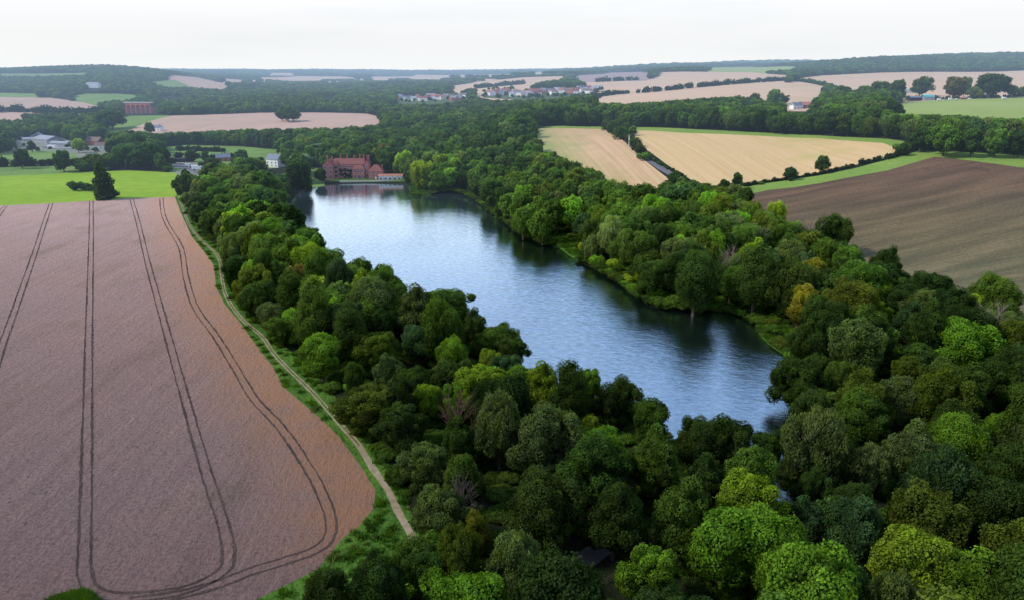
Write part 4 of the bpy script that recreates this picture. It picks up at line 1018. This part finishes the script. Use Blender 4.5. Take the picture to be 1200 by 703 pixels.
hedge(atp([(0, 196), (40, 195), (90, 194), (140, 193), (200, 192)]), 8, 7, 'dark hedge row behind the lime green pasture', 'deep green', .08)
hedge(atp([(205, 185), (230, 186), (262, 186), (290, 187)]), 7, 5, 'dark hedge behind the lane and parked vehicles', 'deep green', .1)
hedge(atp([(210, 177), (228, 176), (240, 178), (262, 178)]), 6, 4.5, 'short dark hedge standing in the green paddock', 'deep green', .05)
hedge(atp([(685, 117), (720, 111.5), (773, 107.5), (827, 102), (880, 97.5), (917, 95)]), 10, 8, 'long tree-filled hedge between two pale hill fields', 'dark green', .05)
hedge(atp([(917, 95), (945, 97), (975, 103)]), 8, 6, 'hedge curving down the pale hill field', 'mid green', .05)
hedge(atp([(700, 96.5), (720, 95.5), (745, 94.5)]), 14, 10, 'short row of trees beside the mauve field', 'dark green')
hedge(atp([(0, 132), (20, 131.5), (45, 132.5), (80, 133.5), (120, 134)]), 14, 10, 'dark hedge below the pink hillside field', 'dark green')
hedge(atp([(1060, 117), (1100, 117.3), (1150, 115.8), (1200, 113.5)]), 5, 4, 'ragged hedge along the top of the green hill field', 'olive', .25)
hedge(atp([(560, 104), (585, 101.5), (612, 99)]), 13, 10, 'tree row between two straw fields near the village', 'dark green')
print('hedges', time.time() - T0)

# ------------------------------------------------------------------ dead trees
def dead(px, py, h, label, mat, zc=None, seed=1, spread=.55):
    x, y = onz(px, py, zc) if zc is not None else at(px, py)
    g = random.Random(seed); root = empty('dead_tree', (x, y, hz(x, y)), 0)
    tr = MB(); tr.tube([(0, 0, -.5), (.1, 0, h*.25), (.2, .2, h*.5), (.1, .3, h*.72)], [.38, .30, .22, .12], 7); tr.build('trunk', mat, root, smooth=True)
    br = MB()
    def grow(p, d, L, r, lev):
        q = p + d * L * .5 + Vector((g.uniform(-.1, .1), g.uniform(-.1, .1), .05)) * L; e = q + (d + Vector((g.uniform(-.3, .3), g.uniform(-.3, .3), .15))).normalized() * L * .5
        br.tube([p, q, e], [r, r * .7, r * .35], 5 if lev < 2 else 4)
        if lev < 3:
            for k in range(4):
                t = g.uniform(.35, 1); s = p.lerp(q, t * 2) if t < .5 else q.lerp(e, t * 2 - 1)
                nd = (d + Vector((g.uniform(-1, 1), g.uniform(-1, 1), g.uniform(-.2, .7))) * .9).normalized()
                grow(s, nd, L * g.uniform(.45, .65), r * .5, lev + 1)
    for k in range(11):
        a = k * 2.4; z = h * (.22 + .055 * k * .9)
        grow(Vector((.1, .1, z)), Vector((math.cos(a) * spread, math.sin(a) * spread, 1)).normalized() , h * .42 * (1 - k * .03), .13, 1)
    br.build('branch', mat, root)
    prop(root, label, 'tree', 'dead trees in the woods')
dead(852, 335, 17, 'bare bleached dead tree on the east lake shore', M['deadwood'], 6, 3)
dead(858, 290, 15, 'bare dead tree in the wood behind the shore', M['deadwood'], 10, 5)
dead(945, 290, 17, 'pale leafless snag below the ploughed field', M['deadwood'], 11, 8, .8)
dead(886, 292, 14, 'grey bare treetop between shore and ploughed field', M['deadwood'], 12, 11)
dead(1160, 385, 15, 'straw-coloured dead tree beside the broad bright green crown', M['deadwood'], 10, 14)
dead(536, 485, 14, 'reddish bare treetop beside the yellow-green trees', plain('reddish twigs', (.11, .06, .04), .9, .2), 11, 17)
dead(540, 583, 11, 'pale bare treetop above the dark wood near the footpath', plain('grey twigs', (.09, .07, .055), .9, .2), 9, 19)

# ------------------------------------------------------------------ buildings
def wframe(px, py, rz=0, dz=0):
    x, y = at(px, py); return (x, y, hz(x, y) + dz), rz
def add_window(root, x, y, z, w, h, face='y', frame=M['whitepaint'], out=-1):
    """window lying in a wall facing -y (face='y') or -x / +x (face='x')"""
    f = MB(); p = MB()
    if face == 'y':
        f.box(x - w/2 - .12, x + w/2 + .12, y + out * .06, y + out * .002, z - .12, z + h + .12)
        p.box(x - w/2, x + w/2, y + out * .10, y + out * .061, z, z + h)
        f.box(x - .04, x + .04, y + out * .13, y + out * .101, z, z + h)
    else:
        a, b = sorted((x + out * .06, x + out * .002)); f.box(a, b, y - w/2 - .12, y + w/2 + .12, z - .12, z + h + .12)
        a, b = sorted((x + out * .10, x + out * .061)); p.box(a, b, y - w/2, y + w/2, z, z + h)
        a, b = sorted((x + out * .13, x + out * .101)); f.box(a, b, y - .04, y + .04, z, z + h)
    o = f.build('window', frame, root); p.build('pane', M['glass'], o); return o
def chimney(root, x, y, z0, z1, w=1.0, mat=None):
    z1 -= 1.0; w *= .85
    c = MB().box(x - w/2, x + w/2, y - .38, y + .38, z0, z1).box(x - w/2 - .1, x + w/2 + .1, y - .48, y + .48, z1, z1 + .25)
    o = c.build('chimney', mat or M['brick'], root)
    pt = MB()
    for dx in (-.25, .25): pt.tube([(x + dx, y, z1 + .3), (x + dx, y, z1 + .9)], [.15, .12], 6)
    pt.build('chimney_pot', M['orangetile'], o)
def manor():
    loc, _ = wframe(407, 209.3)
    r = empty('manor_house', loc, R(4))
    W = M['brick']; w = MB()
    # west cross wing, main range, east gabled bay, projecting porch bay
    w.box(-17, -9.5, -4, 13, -1, 10.5); w.box(-9.498, 13, 2, 11, -1, 10.2); w.box(4.5, 13.5, -2.5, 1.998, -1, 7.2); w.box(13.002, 17, 1, 12, -1, 10.4)
    w.box(-9.497, -6.2, -1.0, 1.997, -1, 11.2)
    # gable triangles
    for (x0, x1, y, zb, zt) in ((-17, -9.5, -4.0, 10.5, 14.0), (13.002, 17, 1.0, 10.4, 13.2), (4.5, 13.5, -2.5, 7.2, 7.3)):
        w.add([(x0, y, zb), (x1, y, zb), ((x0+x1)/2, y, zt), (x0, y + .4, zb), (x1, y + .4, zb), ((x0+x1)/2, y + .4, zt)], [(0, 1, 2), (5, 4, 3), (0, 2, 5, 3), (1, 4, 5, 2), (0, 3, 4, 1)])
    w.build('wall', W, r)
    rf = MB().prism(-17.4, -9.1, -3.6, 13.4, 10.52, 14.2, 'y').prism(-10, 13.2, 1.5, 11.5, 10.22, 14.4, 'x').prism(4.1, 13.9, -2.9, 2.6, 7.22, 10.0, 'x', 2.5).prism(12.7, 17.3, 1.4, 12.4, 10.42, 13.4, 'y')
    roof = rf.build('roof', M['rooftile'], r)
    # shaped turret roof of the bay
    MB().prism(-9.8, -5.9, -1.3, 2.2, 11.22, 13.6, 'y', 1.5).build('roof', M['rooftile'], r)
    for x, y, z0, z1 in ((-15.5, 9, 11.5, 17.2), (-11, 3, 11.5, 16.8), (-5, 6.5, 13, 17.3), (0, 6.5, 13, 17.5), (5, 6.5, 13, 17.2), (9.5, 6.5, 13, 17.6), (12.5, 5, 12, 17.2), (16, 8, 11, 17.0), (14.2, 11.5, 11, 16.5)):
        chimney(roof, x, y, z0, z1)
    for fl, hh in ((.8, 2.2), (4.4, 2.2), (7.8, 1.7)):
        for x in (-15.2, -11.4): add_window(r, x, -4, fl, 1.5, hh)
        if fl > 7:
            for x in (-4, -1, 2, 5.5, 9): add_window(r, x, 2, fl, 1.3, 1.6)
        else:
            for x in (-4.3, -1.2, 2): add_window(r, x, 2, fl, 1.5, hh)
            for x in (6.2, 9, 11.8): add_window(r, x, -2.5, fl, 1.5, min(hh, 2.0))
        add_window(r, 15.0, 1, fl, 1.3, hh)
    for z in (1, 4, 7.2): add_window(r, -7.85, -1.0, z, 2.3, 2.3, frame=M['stone'])
    for y in (0, 4, 8): add_window(r, -17, y, 4.4, 1.4, 2.2, 'x')
    MB().box(9.0, 10.6, -2.62, -2.502, -1, 1.4).build('door', M['bluepaint'], r)
    # green creeper on the middle of the front
    g = np.random.default_rng(5); C = [(g.uniform(-5.8, 4), 1.75, g.uniform(.5, 6.5)) for _ in range(26)]
    V_, f, mi, tn = foliage(C, [(1.1, .22, 1.1)] * 26, 1100, .5, g, bumps=3, core=.6)
    o = mk('creeper', V_, f, [M['leaf'], M['core']], r, mi=mi, tone=tn); o['tint'] = [.02, .035, .015, 1]
    prop(r, 'large red brick manor house with many chimneys at the head of the lake', 'manor house')
    # hip roofed block beside it
    loc, _ = wframe(441, 209.5); r = empty('brick_house', loc, R(4))
    MB().box(-5.5, 5.5, -3, 6, -1, 5.6).build('wall', M['brick'], r)
    rf = MB().prism(-5.9, 5.9, -3.4, 6.4, 5.62, 10.2, 'x', 4.6).build('roof', M['rooftile'], r); chimney(rf, 4.4, 3, 6.5, 10.4, 1.2)
    for x in (-3.2, 0, 3.2):
        add_window(r, x, -3, 3.3, 1.2, 1.3)
        if x: add_window(r, x, -3, .6, 1.2, 1.4)
    MB().box(-.6, .6, -3.12, -3.002, -1, 1.6).build('door', M['whitepaint'], r)
    prop(r, 'smaller brick house with a steep hipped roof beside the manor', 'house')
    loc, _ = wframe(458, 210.8); r = empty('garden_range', loc, R(3))
    MB().box(-9, 9, -1.5, 2.5, -1, 3.0).build('wall', M['whitewall'], r)
    MB().prism(-9.3, 9.3, -1.9, 2.9, 3.02, 4.2, 'x').build('roof', M['orangetile'], r)
    for i in range(6): MB().box(-8.9 + i * 3.4, -8.6 + i * 3.4, -1.64, -1.502, -1, 2.9).build('pillar', M['brick'], r)
    for i in range(5): add_window(r, -7.1 + i * 3.4, -1.5, .2, 1.6, 1.5)
    prop(r, 'long low white outbuilding with brick pillars by the lake beside the manor', 'outbuilding')
    loc, _ = wframe(440, 213.2); r = MB().box(-26, 32, -.3, .3, -.6, .9).build('garden_wall', M['stone']); r.location = loc; r.rotation_euler.z = R(3)
    prop(r, 'low pale terrace wall between the manor and the lake', 'wall')
manor()
def house(px, py, w, d, h, rh, wall, roof, label, cat='house', rz=0, ax='x', hip=0, win=True, chim=True, name=None, grp=None, nwin=3, dz=0):
    loc, _ = wframe(px, py); r = empty(name or 'house', loc, R(rz))
    wl = MB().box(-w/2, w/2, -d/2, d/2, -1.5, h)
    if hip == 0:
        if ax == 'x':
            for s in (-1, 1): wl.add([(s*w/2, -d/2, h), (s*w/2, d/2, h), (s*w/2, 0, h + rh * .96), (s*(w/2-.3), -d/2, h), (s*(w/2-.3), d/2, h), (s*(w/2-.3), 0, h + rh * .96)], [(0, 1, 2), (5, 4, 3), (0, 2, 5, 3), (1, 4, 5, 2)])
        else:
            for s in (-1, 1): wl.add([(-w/2, s*d/2, h), (w/2, s*d/2, h), (0, s*d/2, h + rh * .96), (-w/2, s*(d/2-.3), h), (w/2, s*(d/2-.3), h), (0, s*(d/2-.3), h + rh * .96)], [(0, 1, 2), (5, 4, 3), (0, 2, 5, 3), (1, 4, 5, 2)])
    wl.build('wall', M[wall], r)
    e = .35
    if ax == 'x': rf = MB().prism(-w/2 - e*.0 , w/2, -d/2 - e, d/2 + e, h + .02, h + rh, 'x', hip)
    else: rf = MB().prism(-w/2 - e, w/2 + e, -d/2, d/2, h + .02, h + rh, 'y', hip)
    rf = rf.build('roof', M[roof], r)
    if chim: chimney(rf, w * .3 if ax == 'x' else 0, 0 if ax == 'x' else d * .3, h + rh * .6, h + rh + 1.2, .9)
    if win:
        for fl in ((.9, 3.5) if h > 4.5 else (.9,)):
            for i in range(nwin): add_window(r, -w/2 + w * (i + .5) / nwin, -d/2, fl, 1.1, 1.2)
        MB().box(w*.5/nwin - .5 + -w/2 + w/nwin, w*.5/nwin + .5 - w/2 + w/nwin, -d/2 - .08, -d/2 - .002, -1, .7).build('door', M['bluepaint'], r) if nwin > 3 else None
    prop(r, label, cat, grp); return r
house(323, 196, 14, 8, 6.5, 4.5, 'whitewall', 'slate', 'white rendered house with a blue slate roof among dark trees', rz=-28)
house(57, 167, 34, 20, 4.0, 3.6, 'greywall', 'greyroof', 'largest grey sheet-roofed barn of the farmyard', 'barn', -32, win=False, chim=False, name='barn', grp='barns and sheds of the farm')
house(45, 164.5, 16, 11, 4.2, 4.5, 'greywall', 'slate', 'grey barn with a steep slate roof behind the largest barn', 'barn', 20, 'y', win=False, chim=False, name='barn', grp='barns and sheds of the farm')
house(72, 171.5, 24, 9, 3.2, 2.2, 'greywall', 'greyroof', 'long low grey shed in front of the largest barn', 'barn', -15, win=False, chim=False, name='barn', grp='barns and sheds of the farm')
house(35, 166, 12, 7, 3.0, 1.6, 'creamwall', 'greyroof', 'small cream shed beside the barns', 'shed', 4, win=True, chim=False, name='shed', grp='barns and sheds of the farm')
house(25, 165.5, 6, 5, 4, .8, 'whitewall', 'greyroof', 'tiny white cabin at the end of the farmyard', 'shed', 0, win=False, chim=False, name='shed', grp='barns and sheds of the farm')
house(112, 170, 20, 11, 4.2, 4.6, 'brickdk', 'browntile', 'farmhouse with brown tiled roof between farmyard and dark trees', 'farmhouse', -18, name='farmhouse')
house(120, 174, 13, 8, 3.0, 3.2, 'whitewall', 'browntile', 'white-walled cottage in front of the brown-roofed farmhouse', 'cottage', 8, name='cottage')
house(86, 176, 30, 4, 2.2, .6, 'creamwall', 'greyroof', 'very long low pale shed by the farm track', 'shed', 0, win=False, chim=False, name='shed', grp='barns and sheds of the farm')
house(184, 153.5, 14, 8, 4.0, 3.0, 'whitewall', 'slate', 'white house at the corner of the pink field', 'house', -10)
house(210, 190, 24, 7, 2.6, .9, 'darkfelt', 'darkfelt', 'long dark low shed beside the lane', 'shed', 0, win=False, chim=False, name='shed')
house(262, 189, 13, 8, 3.4, 3.4, 'brickdk', 'slate', 'small slate-roofed lodge near the lane', 'lodge', 20, name='lodge')
house(110, 103, 32, 14, 9, 4, 'whitewall', 'greyroof', 'white house standing in woods on the hillside', 'house', -5, nwin=6)
house(933, 128, 13, 8, 4, 3.5, 'whitewall', 'slate', 'white farm cottage in front of the hillside wood', 'cottage', 15, name='cottage')
house(945, 127, 17, 8, 3.4, 3.8, 'brickdk', 'orangetile', 'brick farm building with an orange tiled roof beside the white cottage', 'farmhouse', -8, name='farmhouse')
house(1072, 118.5, 16, 10, 3.8, 1.8, 'darkfelt', 'slate', 'dark blue boarded shed at the edge of the green hill field', 'shed', 0, win=False, chim=False, name='shed')
house(1086, 118, 13, 10, 4.2, 2.2, 'greywall', 'teal', 'shed with a turquoise roof at the edge of the green hill field', 'shed', 0, win=False, chim=False, name='shed')
house(1152, 114.8, 26, 8, 2.6, 1.4, 'greywall', 'greyroof', 'long grey shed under the big dark trees', 'shed', 10, win=False, chim=False, name='shed')
house(1062, 110, 20, 10, 4, 2, 'creamwall', 'greyroof', 'pale barn behind the round hilltop tree', 'barn', 0, win=False, chim=False, name='barn')
# hamlets: each house is its own object
def hamlet(rows, where, grp):
    cnt = {}
    for (px, py, w, wl, rf, rz) in rows:
        k = (wl, rf, w > 15); cnt[k] = cnt.get(k, 0) + 1
    seen = {}
    WN = {'whitewall': 'white', 'creamwall': 'cream', 'brick': 'red brick', 'brickdk': 'dark brick'}; RN = {'orangetile': 'orange-tiled', 'rooftile': 'red-tiled', 'slate': 'slate-roofed', 'browntile': 'brown-roofed', 'greyroof': 'grey-roofed'}
    for (px, py, w, wl, rf, rz) in rows:
        k = (wl, rf, w > 15); i = seen.get(k, 0); seen[k] = i + 1
        base = f"{WN[wl]} {RN[rf]} {'long house' if w > 15 else 'house'} {where}"
        lab = base if cnt[k] == 1 else f"{base}, {ORD[i]} such from the west"
        house(px, py, w, 9, 5.2, 3.8, wl, rf, lab, rz=rz, win=False, grp=grp)
def auto_rows(n, x0, x1, f0, f1, seed):
    g = random.Random(seed); out = []
    for i in range(n):
        px = x0 + (x1 - x0) * (i + g.uniform(.1, .9)) / n; t = (px - x0) / (x1 - x0)
        ya, yb = f0(t), f1(t)
        out.append((px, g.uniform(ya, yb), g.choice((10, 11, 12, 14, 18, 20)), g.choice(('whitewall', 'whitewall', 'creamwall', 'brick', 'whitewall', 'brickdk')), g.choice(('orangetile', 'slate', 'browntile', 'rooftile', 'greyroof')), g.uniform(-40, 40)))
    return out
hamlet(auto_rows(19, 468, 545, lambda t: 115.5 - 1.5 * t, lambda t: 119.5 - 1.5 * t, 4), 'in the valley village', 'houses of the valley village')
hamlet(auto_rows(40, 572, 702, lambda t: 109.5 - 4.5 * t, lambda t: 114.5 - 4.5 * t, 9), 'in the hillside village', 'houses of the hillside village')
hamlet([(178, 114.5, 20, 'creamwall', 'slate', 0), (195, 113.5, 22, 'whitewall', 'slate', 10), (208, 114.5, 22, 'whitewall', 'greyroof', -10), (250, 117.5, 16, 'whitewall', 'slate', 20), (75, 112, 18, 'creamwall', 'browntile', 0), (386, 113, 26, 'whitewall', 'greyroof', 5),
        (404, 103, 30, 'whitewall', 'slate', 0), (438, 101.5, 26, 'creamwall', 'greyroof', 0), (481, 99.5, 30, 'whitewall', 'orangetile', 0), (300, 101, 26, 'creamwall', 'slate', 10)], 'among distant valley woods', 'scattered houses in the distant woods')
# clear glimpses of roofs: brick viaduct with arches
def viaduct():
    xa, ya = at(150, 133.5); xb, yb = at(178, 133.5)
    L = math.hypot(xb - xa, yb - ya); z = hz((xa+xb)/2, (ya+yb)/2); r = empty('viaduct', ((xa+xb)/2, (ya+yb)/2, z - 2), math.atan2(yb - ya, xb - xa))
    n = 5; s = L / n; pw = s * .2; top = 19.0; spring = 12.6; T = 3.0
    for i in range(n + 1):
        x = -L/2 + i * s; MB().box(x - pw/2, x + pw/2, -T, T, -3, spring).build('pier', M['brick'], r)
    for i in range(n):
        x0 = -L/2 + i*s + pw/2; x1 = x0 + s - pw; m = MB(); K = 10; cx = (x0+x1)/2; rr = (x1-x0)/2
        pts = [(cx - rr * math.cos(math.pi * k / K), spring + rr * math.sin(math.pi * k / K) * 1.05) for k in range(K + 1)]
        pts[0] = (x0 - pw/2, spring); pts[-1] = (x1 + pw/2, spring); 
        arc = [(x0, spring)] + pts[1:-1] + [(x1, spring)]
        pr = [(x0 - pw/2, spring + .002), (x0, spring + .002)] + arc[1:-1] + [(x1, spring + .002), (x1 + pw/2, spring + .002)]
        for k in range(len(pr) - 1):
            (a, za), (b, zb) = pr[k], pr[k+1]
            m.add([(a, -T*.95, za), (b, -T*.95, zb), (b, -T*.95, top), (a, -T*.95, top), (a, T*.95, za), (b, T*.95, zb), (b, T*.95, top), (a, T*.95, top)], [(0, 1, 2, 3), (7, 6, 5, 4), (0, 4, 5, 1)])
        m.build('arch', M['brick'], r)
    MB().box(-L/2 - 4, L/2 + 4, -T * 1.1, T * 1.1, top + .01, top + 1.6).build('parapet', M['stone'], r)
    prop(r, 'tall red brick viaduct with arches among distant trees', 'viaduct')
viaduct()

# ------------------------------------------------------------------ vehicles
def vehicle(px, py, kind, mat, label, cat, rz=0, at_xy=None):
    (loc, _) = wframe(px, py, 0, .05)
    r = empty({'car': 'parked_car', 'van': 'parked_van', 'lorry': 'parked_lorry', 'digger': 'digger'}[kind], loc, R(rz))
    L, W_, h1, h2 = {'car': (4.3, 1.75, .85, 1.45), 'van': (5.4, 2.0, 1.3, 2.4), 'lorry': (11, 2.5, 1.3, 3.6), 'digger': (6, 2.3, 1.6, 3.0)}[kind]
    b = MB()
    if kind == 'car':
        pr = [(-L/2, .35), (L/2, .35), (L/2, .75), (L/2 - .9, .9), (L/2 - 1.5, 1.42), (-L/2 + .9, 1.45), (-L/2 + .2, .95), (-L/2, .8)]
    elif kind == 'van':
        pr = [(-L/2, .4), (L/2, .4), (L/2, 1.1), (L/2 - .8, 1.35), (L/2 - 1.3, 2.3), (-L/2, 2.4)]
    else:
        pr = [(-L/2, .9), (L/2, .6), (L/2, 2.4), (L/2 - .3, 2.9), (L/2 - 2.2, 2.9), (L/2 - 2.2, 1.1), (-L/2, 1.1)]
    n = len(pr); b.add([(x, -W_/2, z) for x, z in pr] + [(x, W_/2, z) for x, z in pr], [list(range(n))] + [[n + i for i in range(n)][::-1]] + [[i, n + i, n + (i+1) % n, (i+1) % n] for i in range(n)])
    b.build('body', mat, r)
    if kind == 'lorry': MB().box(-L/2, L/2 - 2.4, -W_/2, W_/2, 1.12, 3.7).build('box_body', M['whitepaint'], r)
    if kind == 'digger': MB().tube([(2.5, 0, 1.6), (4.6, 0, 3.6), (6.2, 0, 1.0)], [.22, .2, .2], 6).build('arm', mat, r)
    g = MB()
    if kind == 'car': g.box(-L/2 + 1.05, L/2 - 1.75, -W_/2 - .01, W_/2 + .01, .97, 1.32)
    elif kind == 'van': g.box(L/2 - 2.2, L/2 - 1.35, -W_/2 - .01, W_/2 + .01, 1.4, 2.0)
    else: g.box(L/2 - 1.6, L/2 - .4, -W_/2 - .01, W_/2 + .01, 1.8, 2.5)
    g.build('window', M['glass'], r)
    rr = .33 if kind == 'car' else .42
    for x in (-L*.32, L*.32):
        for s in (-1, 1): MB().tube([(x, s * (W_/2 - .2), rr), (x, s * (W_/2 + .02), rr)], [rr, rr], 12).build('wheel', M['rubber'], r)
    prop(r, label, cat, 'vehicles parked at the farms')
vehicle(233, 199.5, 'lorry', M['whitepaint'], 'white box lorry parked beside the lane', 'lorry', 4)
vehicle(221, 195.5, 'van', M['whitepaint'], 'white van parked in the yard beside the lane', 'van', 20)
vehicle(214, 193.2, 'car', M['silverpaint'], 'silver car by the dark shed at the lane', 'car', 10)
vehicle(226, 197.2, 'car', M['redpaint'], 'dark red car parked between van and lorry', 'car', 15)
vehicle(62, 174.5, 'lorry', M['whitepaint'], 'white lorry in front of the grey farm sheds', 'lorry', -10)
vehicle(54, 174, 'van', M['silverpaint'], 'silver van in front of the grey farm sheds', 'van', 0)
vehicle(127, 176.5, 'car', M['whitepaint'], 'white car parked by the white cottage', 'car', 0)
vehicle(1062, 119.5, 'digger', M['yellow'], 'yellow digger beside the dark blue shed', 'digger', 180)
for i, (px, m, nm) in enumerate(((1101, 'whitepaint', 'white'), (1108, 'silverpaint', 'silver'), (1114, 'whitepaint', 'white'), (1121, 'whitepaint', 'white'), (1129, 'redpaint', 'dark red'), (1137, 'whitepaint', 'white'), (1177, 'whitepaint', 'white'))):
    vehicle(px, 118.2 - i * .28, 'van' if i % 2 == 0 else 'car', M[m], f"{nm} {'van' if i % 2 == 0 else 'car'} at the top of the green hill field, {ORD[i]} from the turquoise roof", 'van' if i % 2 == 0 else 'car', 0)
# white marker post by the lane
loc, _ = wframe(737, 171); o = empty('marker_post', loc); MB().tube([(0, 0, -.5), (0, 0, 7)], [.32, .26], 8).build('post', M['whitepaint'], o); MB().box(-.5, .5, -.15, .15, 6.8, 8).build('cap', M['greyroof'], o)
prop(o, 'white post with a grey head standing in the hedge by the lane', 'post')

# little hut and boards by the gravel track, deep in the near wood
x, y = onz(652, 700, 1.5); r = empty('hut', (x, y - 1, .6), R(-8))
MB().box(-3.2, 3.2, -2.2, 2.2, -.5, 2.4).build('wall', M['darkfelt'], r); MB().prism(-3.6, 3.6, -2.7, 2.7, 2.42, 3.7, 'x').build('roof', M['darkfelt'], r); MB().box(-.5, .5, -2.26, -2.202, -.4, 1.9).build('door', M['greywall'], r)
prop(r, 'small dark felt-roofed hut below the gravel track', 'hut')
x, y = onz(668, 699, 2.0)
def board(dx, w, h, mat, label, cat='board'):
    r = empty('display_board', (x + dx, y + .2, .6), R(5)); MB().box(-w/2, w/2, -.05, .05, .8, .8 + h).build('panel', mat, r)
    for s in (-1, 1): MB().box(s*w*.4 - .05, s*w*.4 + .05, .052, .14, -.4, .8 + h).build('post', M['greywall'], r)
    prop(r, label, cat)
board(.2, 1.3, 1.1, M['teal'], 'turquoise board beside the dark hut')
board(1.7, 1.0, 1.1, M['whitepaint'], 'white board next to the turquoise board')
board(2.6, .35, .6, M['yellow'], 'narrow yellow board at the end of the boards')
def rail_fence():
    r = empty('rail_fence', (0, 0, .6)); pts = [onz(px, py, .6) for px, py in ((672, 702), (700, 690), (722, 676))]
    L = smooth_line(pts, 2.2); m = MB()
    for i, p in enumerate(L): MB().box(p[0] - .07, p[0] + .07, p[1] - .07, p[1] + .07, -.4, 1.2).build('post', M['bark'], r)
    for zz in (.5, 1.0):
        m = MB(); m.tube([(p[0], p[1], zz) for p in L], [.05] * len(L), 4); m.build('rail', M['bark'], r)
    prop(r, 'dark wooden rail fence below the gravel track', 'fence')
rail_fence()
print('buildings', time.time() - T0)

# ------------------------------------------------------------------ world, sun, camera
w = bpy.data.worlds.new('World'); sc.world = w; w.use_nodes = True; nt = w.node_tree; nt.nodes.clear()
SUN_EL, SUN_AZ = 42.0, -98.0      # azimuth measured from the view direction, to the left
sky = nt.nodes.new('ShaderNodeTexSky'); sky.sky_type = 'NISHITA'; sky.sun_disc = False; sky.sun_elevation = R(SUN_EL); sky.sun_rotation = R(SUN_AZ); sky.dust_density = 2.0
mul = nt.nodes.new('ShaderNodeVectorMath'); mul.operation = 'SCALE'; mul.inputs['Scale'].default_value = .085; nt.links.new(sky.outputs[0], mul.inputs[0])
geo = nt.nodes.new('ShaderNodeTexCoord'); sp = nt.nodes.new('ShaderNodeSeparateXYZ'); nt.links.new(geo.outputs['Generated'], sp.inputs[0])
rp = nt.nodes.new('ShaderNodeValToRGB'); nt.links.new(sp.outputs[2], rp.inputs[0]); e = rp.color_ramp.elements
e[0].position = 0.0; e[0].color = (1.06, 1.09, 1.10, 1); e[1].position = 1.0; e[1].color = (.42, .56, .86, 1)
for p_, c_ in ((.045, (1.02, 1.035, 1.05, 1)), (.07, (1.06, 1.07, 1.09, 1)), (.13, (1.25, 1.27, 1.32, 1)), (.22, (.95, 1.08, 1.32, 1)), (.36, (.56, .88, 1.50, 1)), (.6, (.42, .67, 1.2, 1))):
    q = e.new(p_); q.color = c_
nz = nt.nodes.new('ShaderNodeTexNoise'); nz.inputs['Scale'].default_value = 2.2; nz.inputs['Detail'].default_value = 5
mp = nt.nodes.new('ShaderNodeMapping'); mp.inputs['Scale'].default_value = (1, 1, 9); nt.links.new(geo.outputs['Generated'], mp.inputs[0]); nt.links.new(mp.outputs[0], nz.inputs['Vector'])
mr = nt.nodes.new('ShaderNodeMapRange'); mr.inputs[1].default_value = .5; mr.inputs[2].default_value = .72; mr.inputs[4].default_value = .35; nt.links.new(nz.outputs['Fac'], mr.inputs[0])
cl = nt.nodes.new('ShaderNodeMix'); cl.data_type = 'RGBA'; nt.links.new(mr.outputs[0], cl.inputs[0]); nt.links.new(rp.outputs[0], cl.inputs[6]); cl.inputs[7].default_value = (.86, .9, .97, 1)
mx_ = nt.nodes.new('ShaderNodeMix'); mx_.data_type = 'RGBA'; mx_.inputs[0].default_value = .86; nt.links.new(mul.outputs[0], mx_.inputs[6]); nt.links.new(cl.outputs[2], mx_.inputs[7])
bg = nt.nodes.new('ShaderNodeBackground'); bg.inputs[1].default_value = 1.0; nt.links.new(mx_.outputs[2], bg.inputs[0])
ow = nt.nodes.new('ShaderNodeOutputWorld'); nt.links.new(bg.outputs[0], ow.inputs[0])
ld = bpy.data.lights.new('sun', 'SUN'); ld.energy = 3.7; ld.angle = R(10); ld.color = (1, .93, .82); lo = bpy.data.objects.new('sun', ld); col.objects.link(lo)
az = R(SUN_AZ); el = R(SUN_EL); sv = Vector((math.sin(az) * math.cos(el), math.cos(az) * math.cos(el), math.sin(el)))
lo.rotation_euler = sv.to_track_quat('Z', 'Y').to_euler(); lo.location = (0, 0, 200)
cd = bpy.data.cameras.new('camera'); cd.sensor_width = 36; cd.lens = F / 1200 * 36; cd.clip_start = 1; cd.clip_end = 30000
co = bpy.data.objects.new('camera', cd); col.objects.link(co); co.location = (0, 0, H); co.rotation_euler = (math.pi / 2 - PIT, 0, 0); sc.camera = co
sc.view_settings.view_transform = 'Standard'; sc.view_settings.look = 'None'; sc.view_settings.exposure = 0; sc.view_settings.gamma = 1
sc.cycles.max_bounces = 5; sc.cycles.diffuse_bounces = 3; sc.cycles.transmission_bounces = 2; sc.cycles.glossy_bounces = 2
print('done', time.time() - T0)
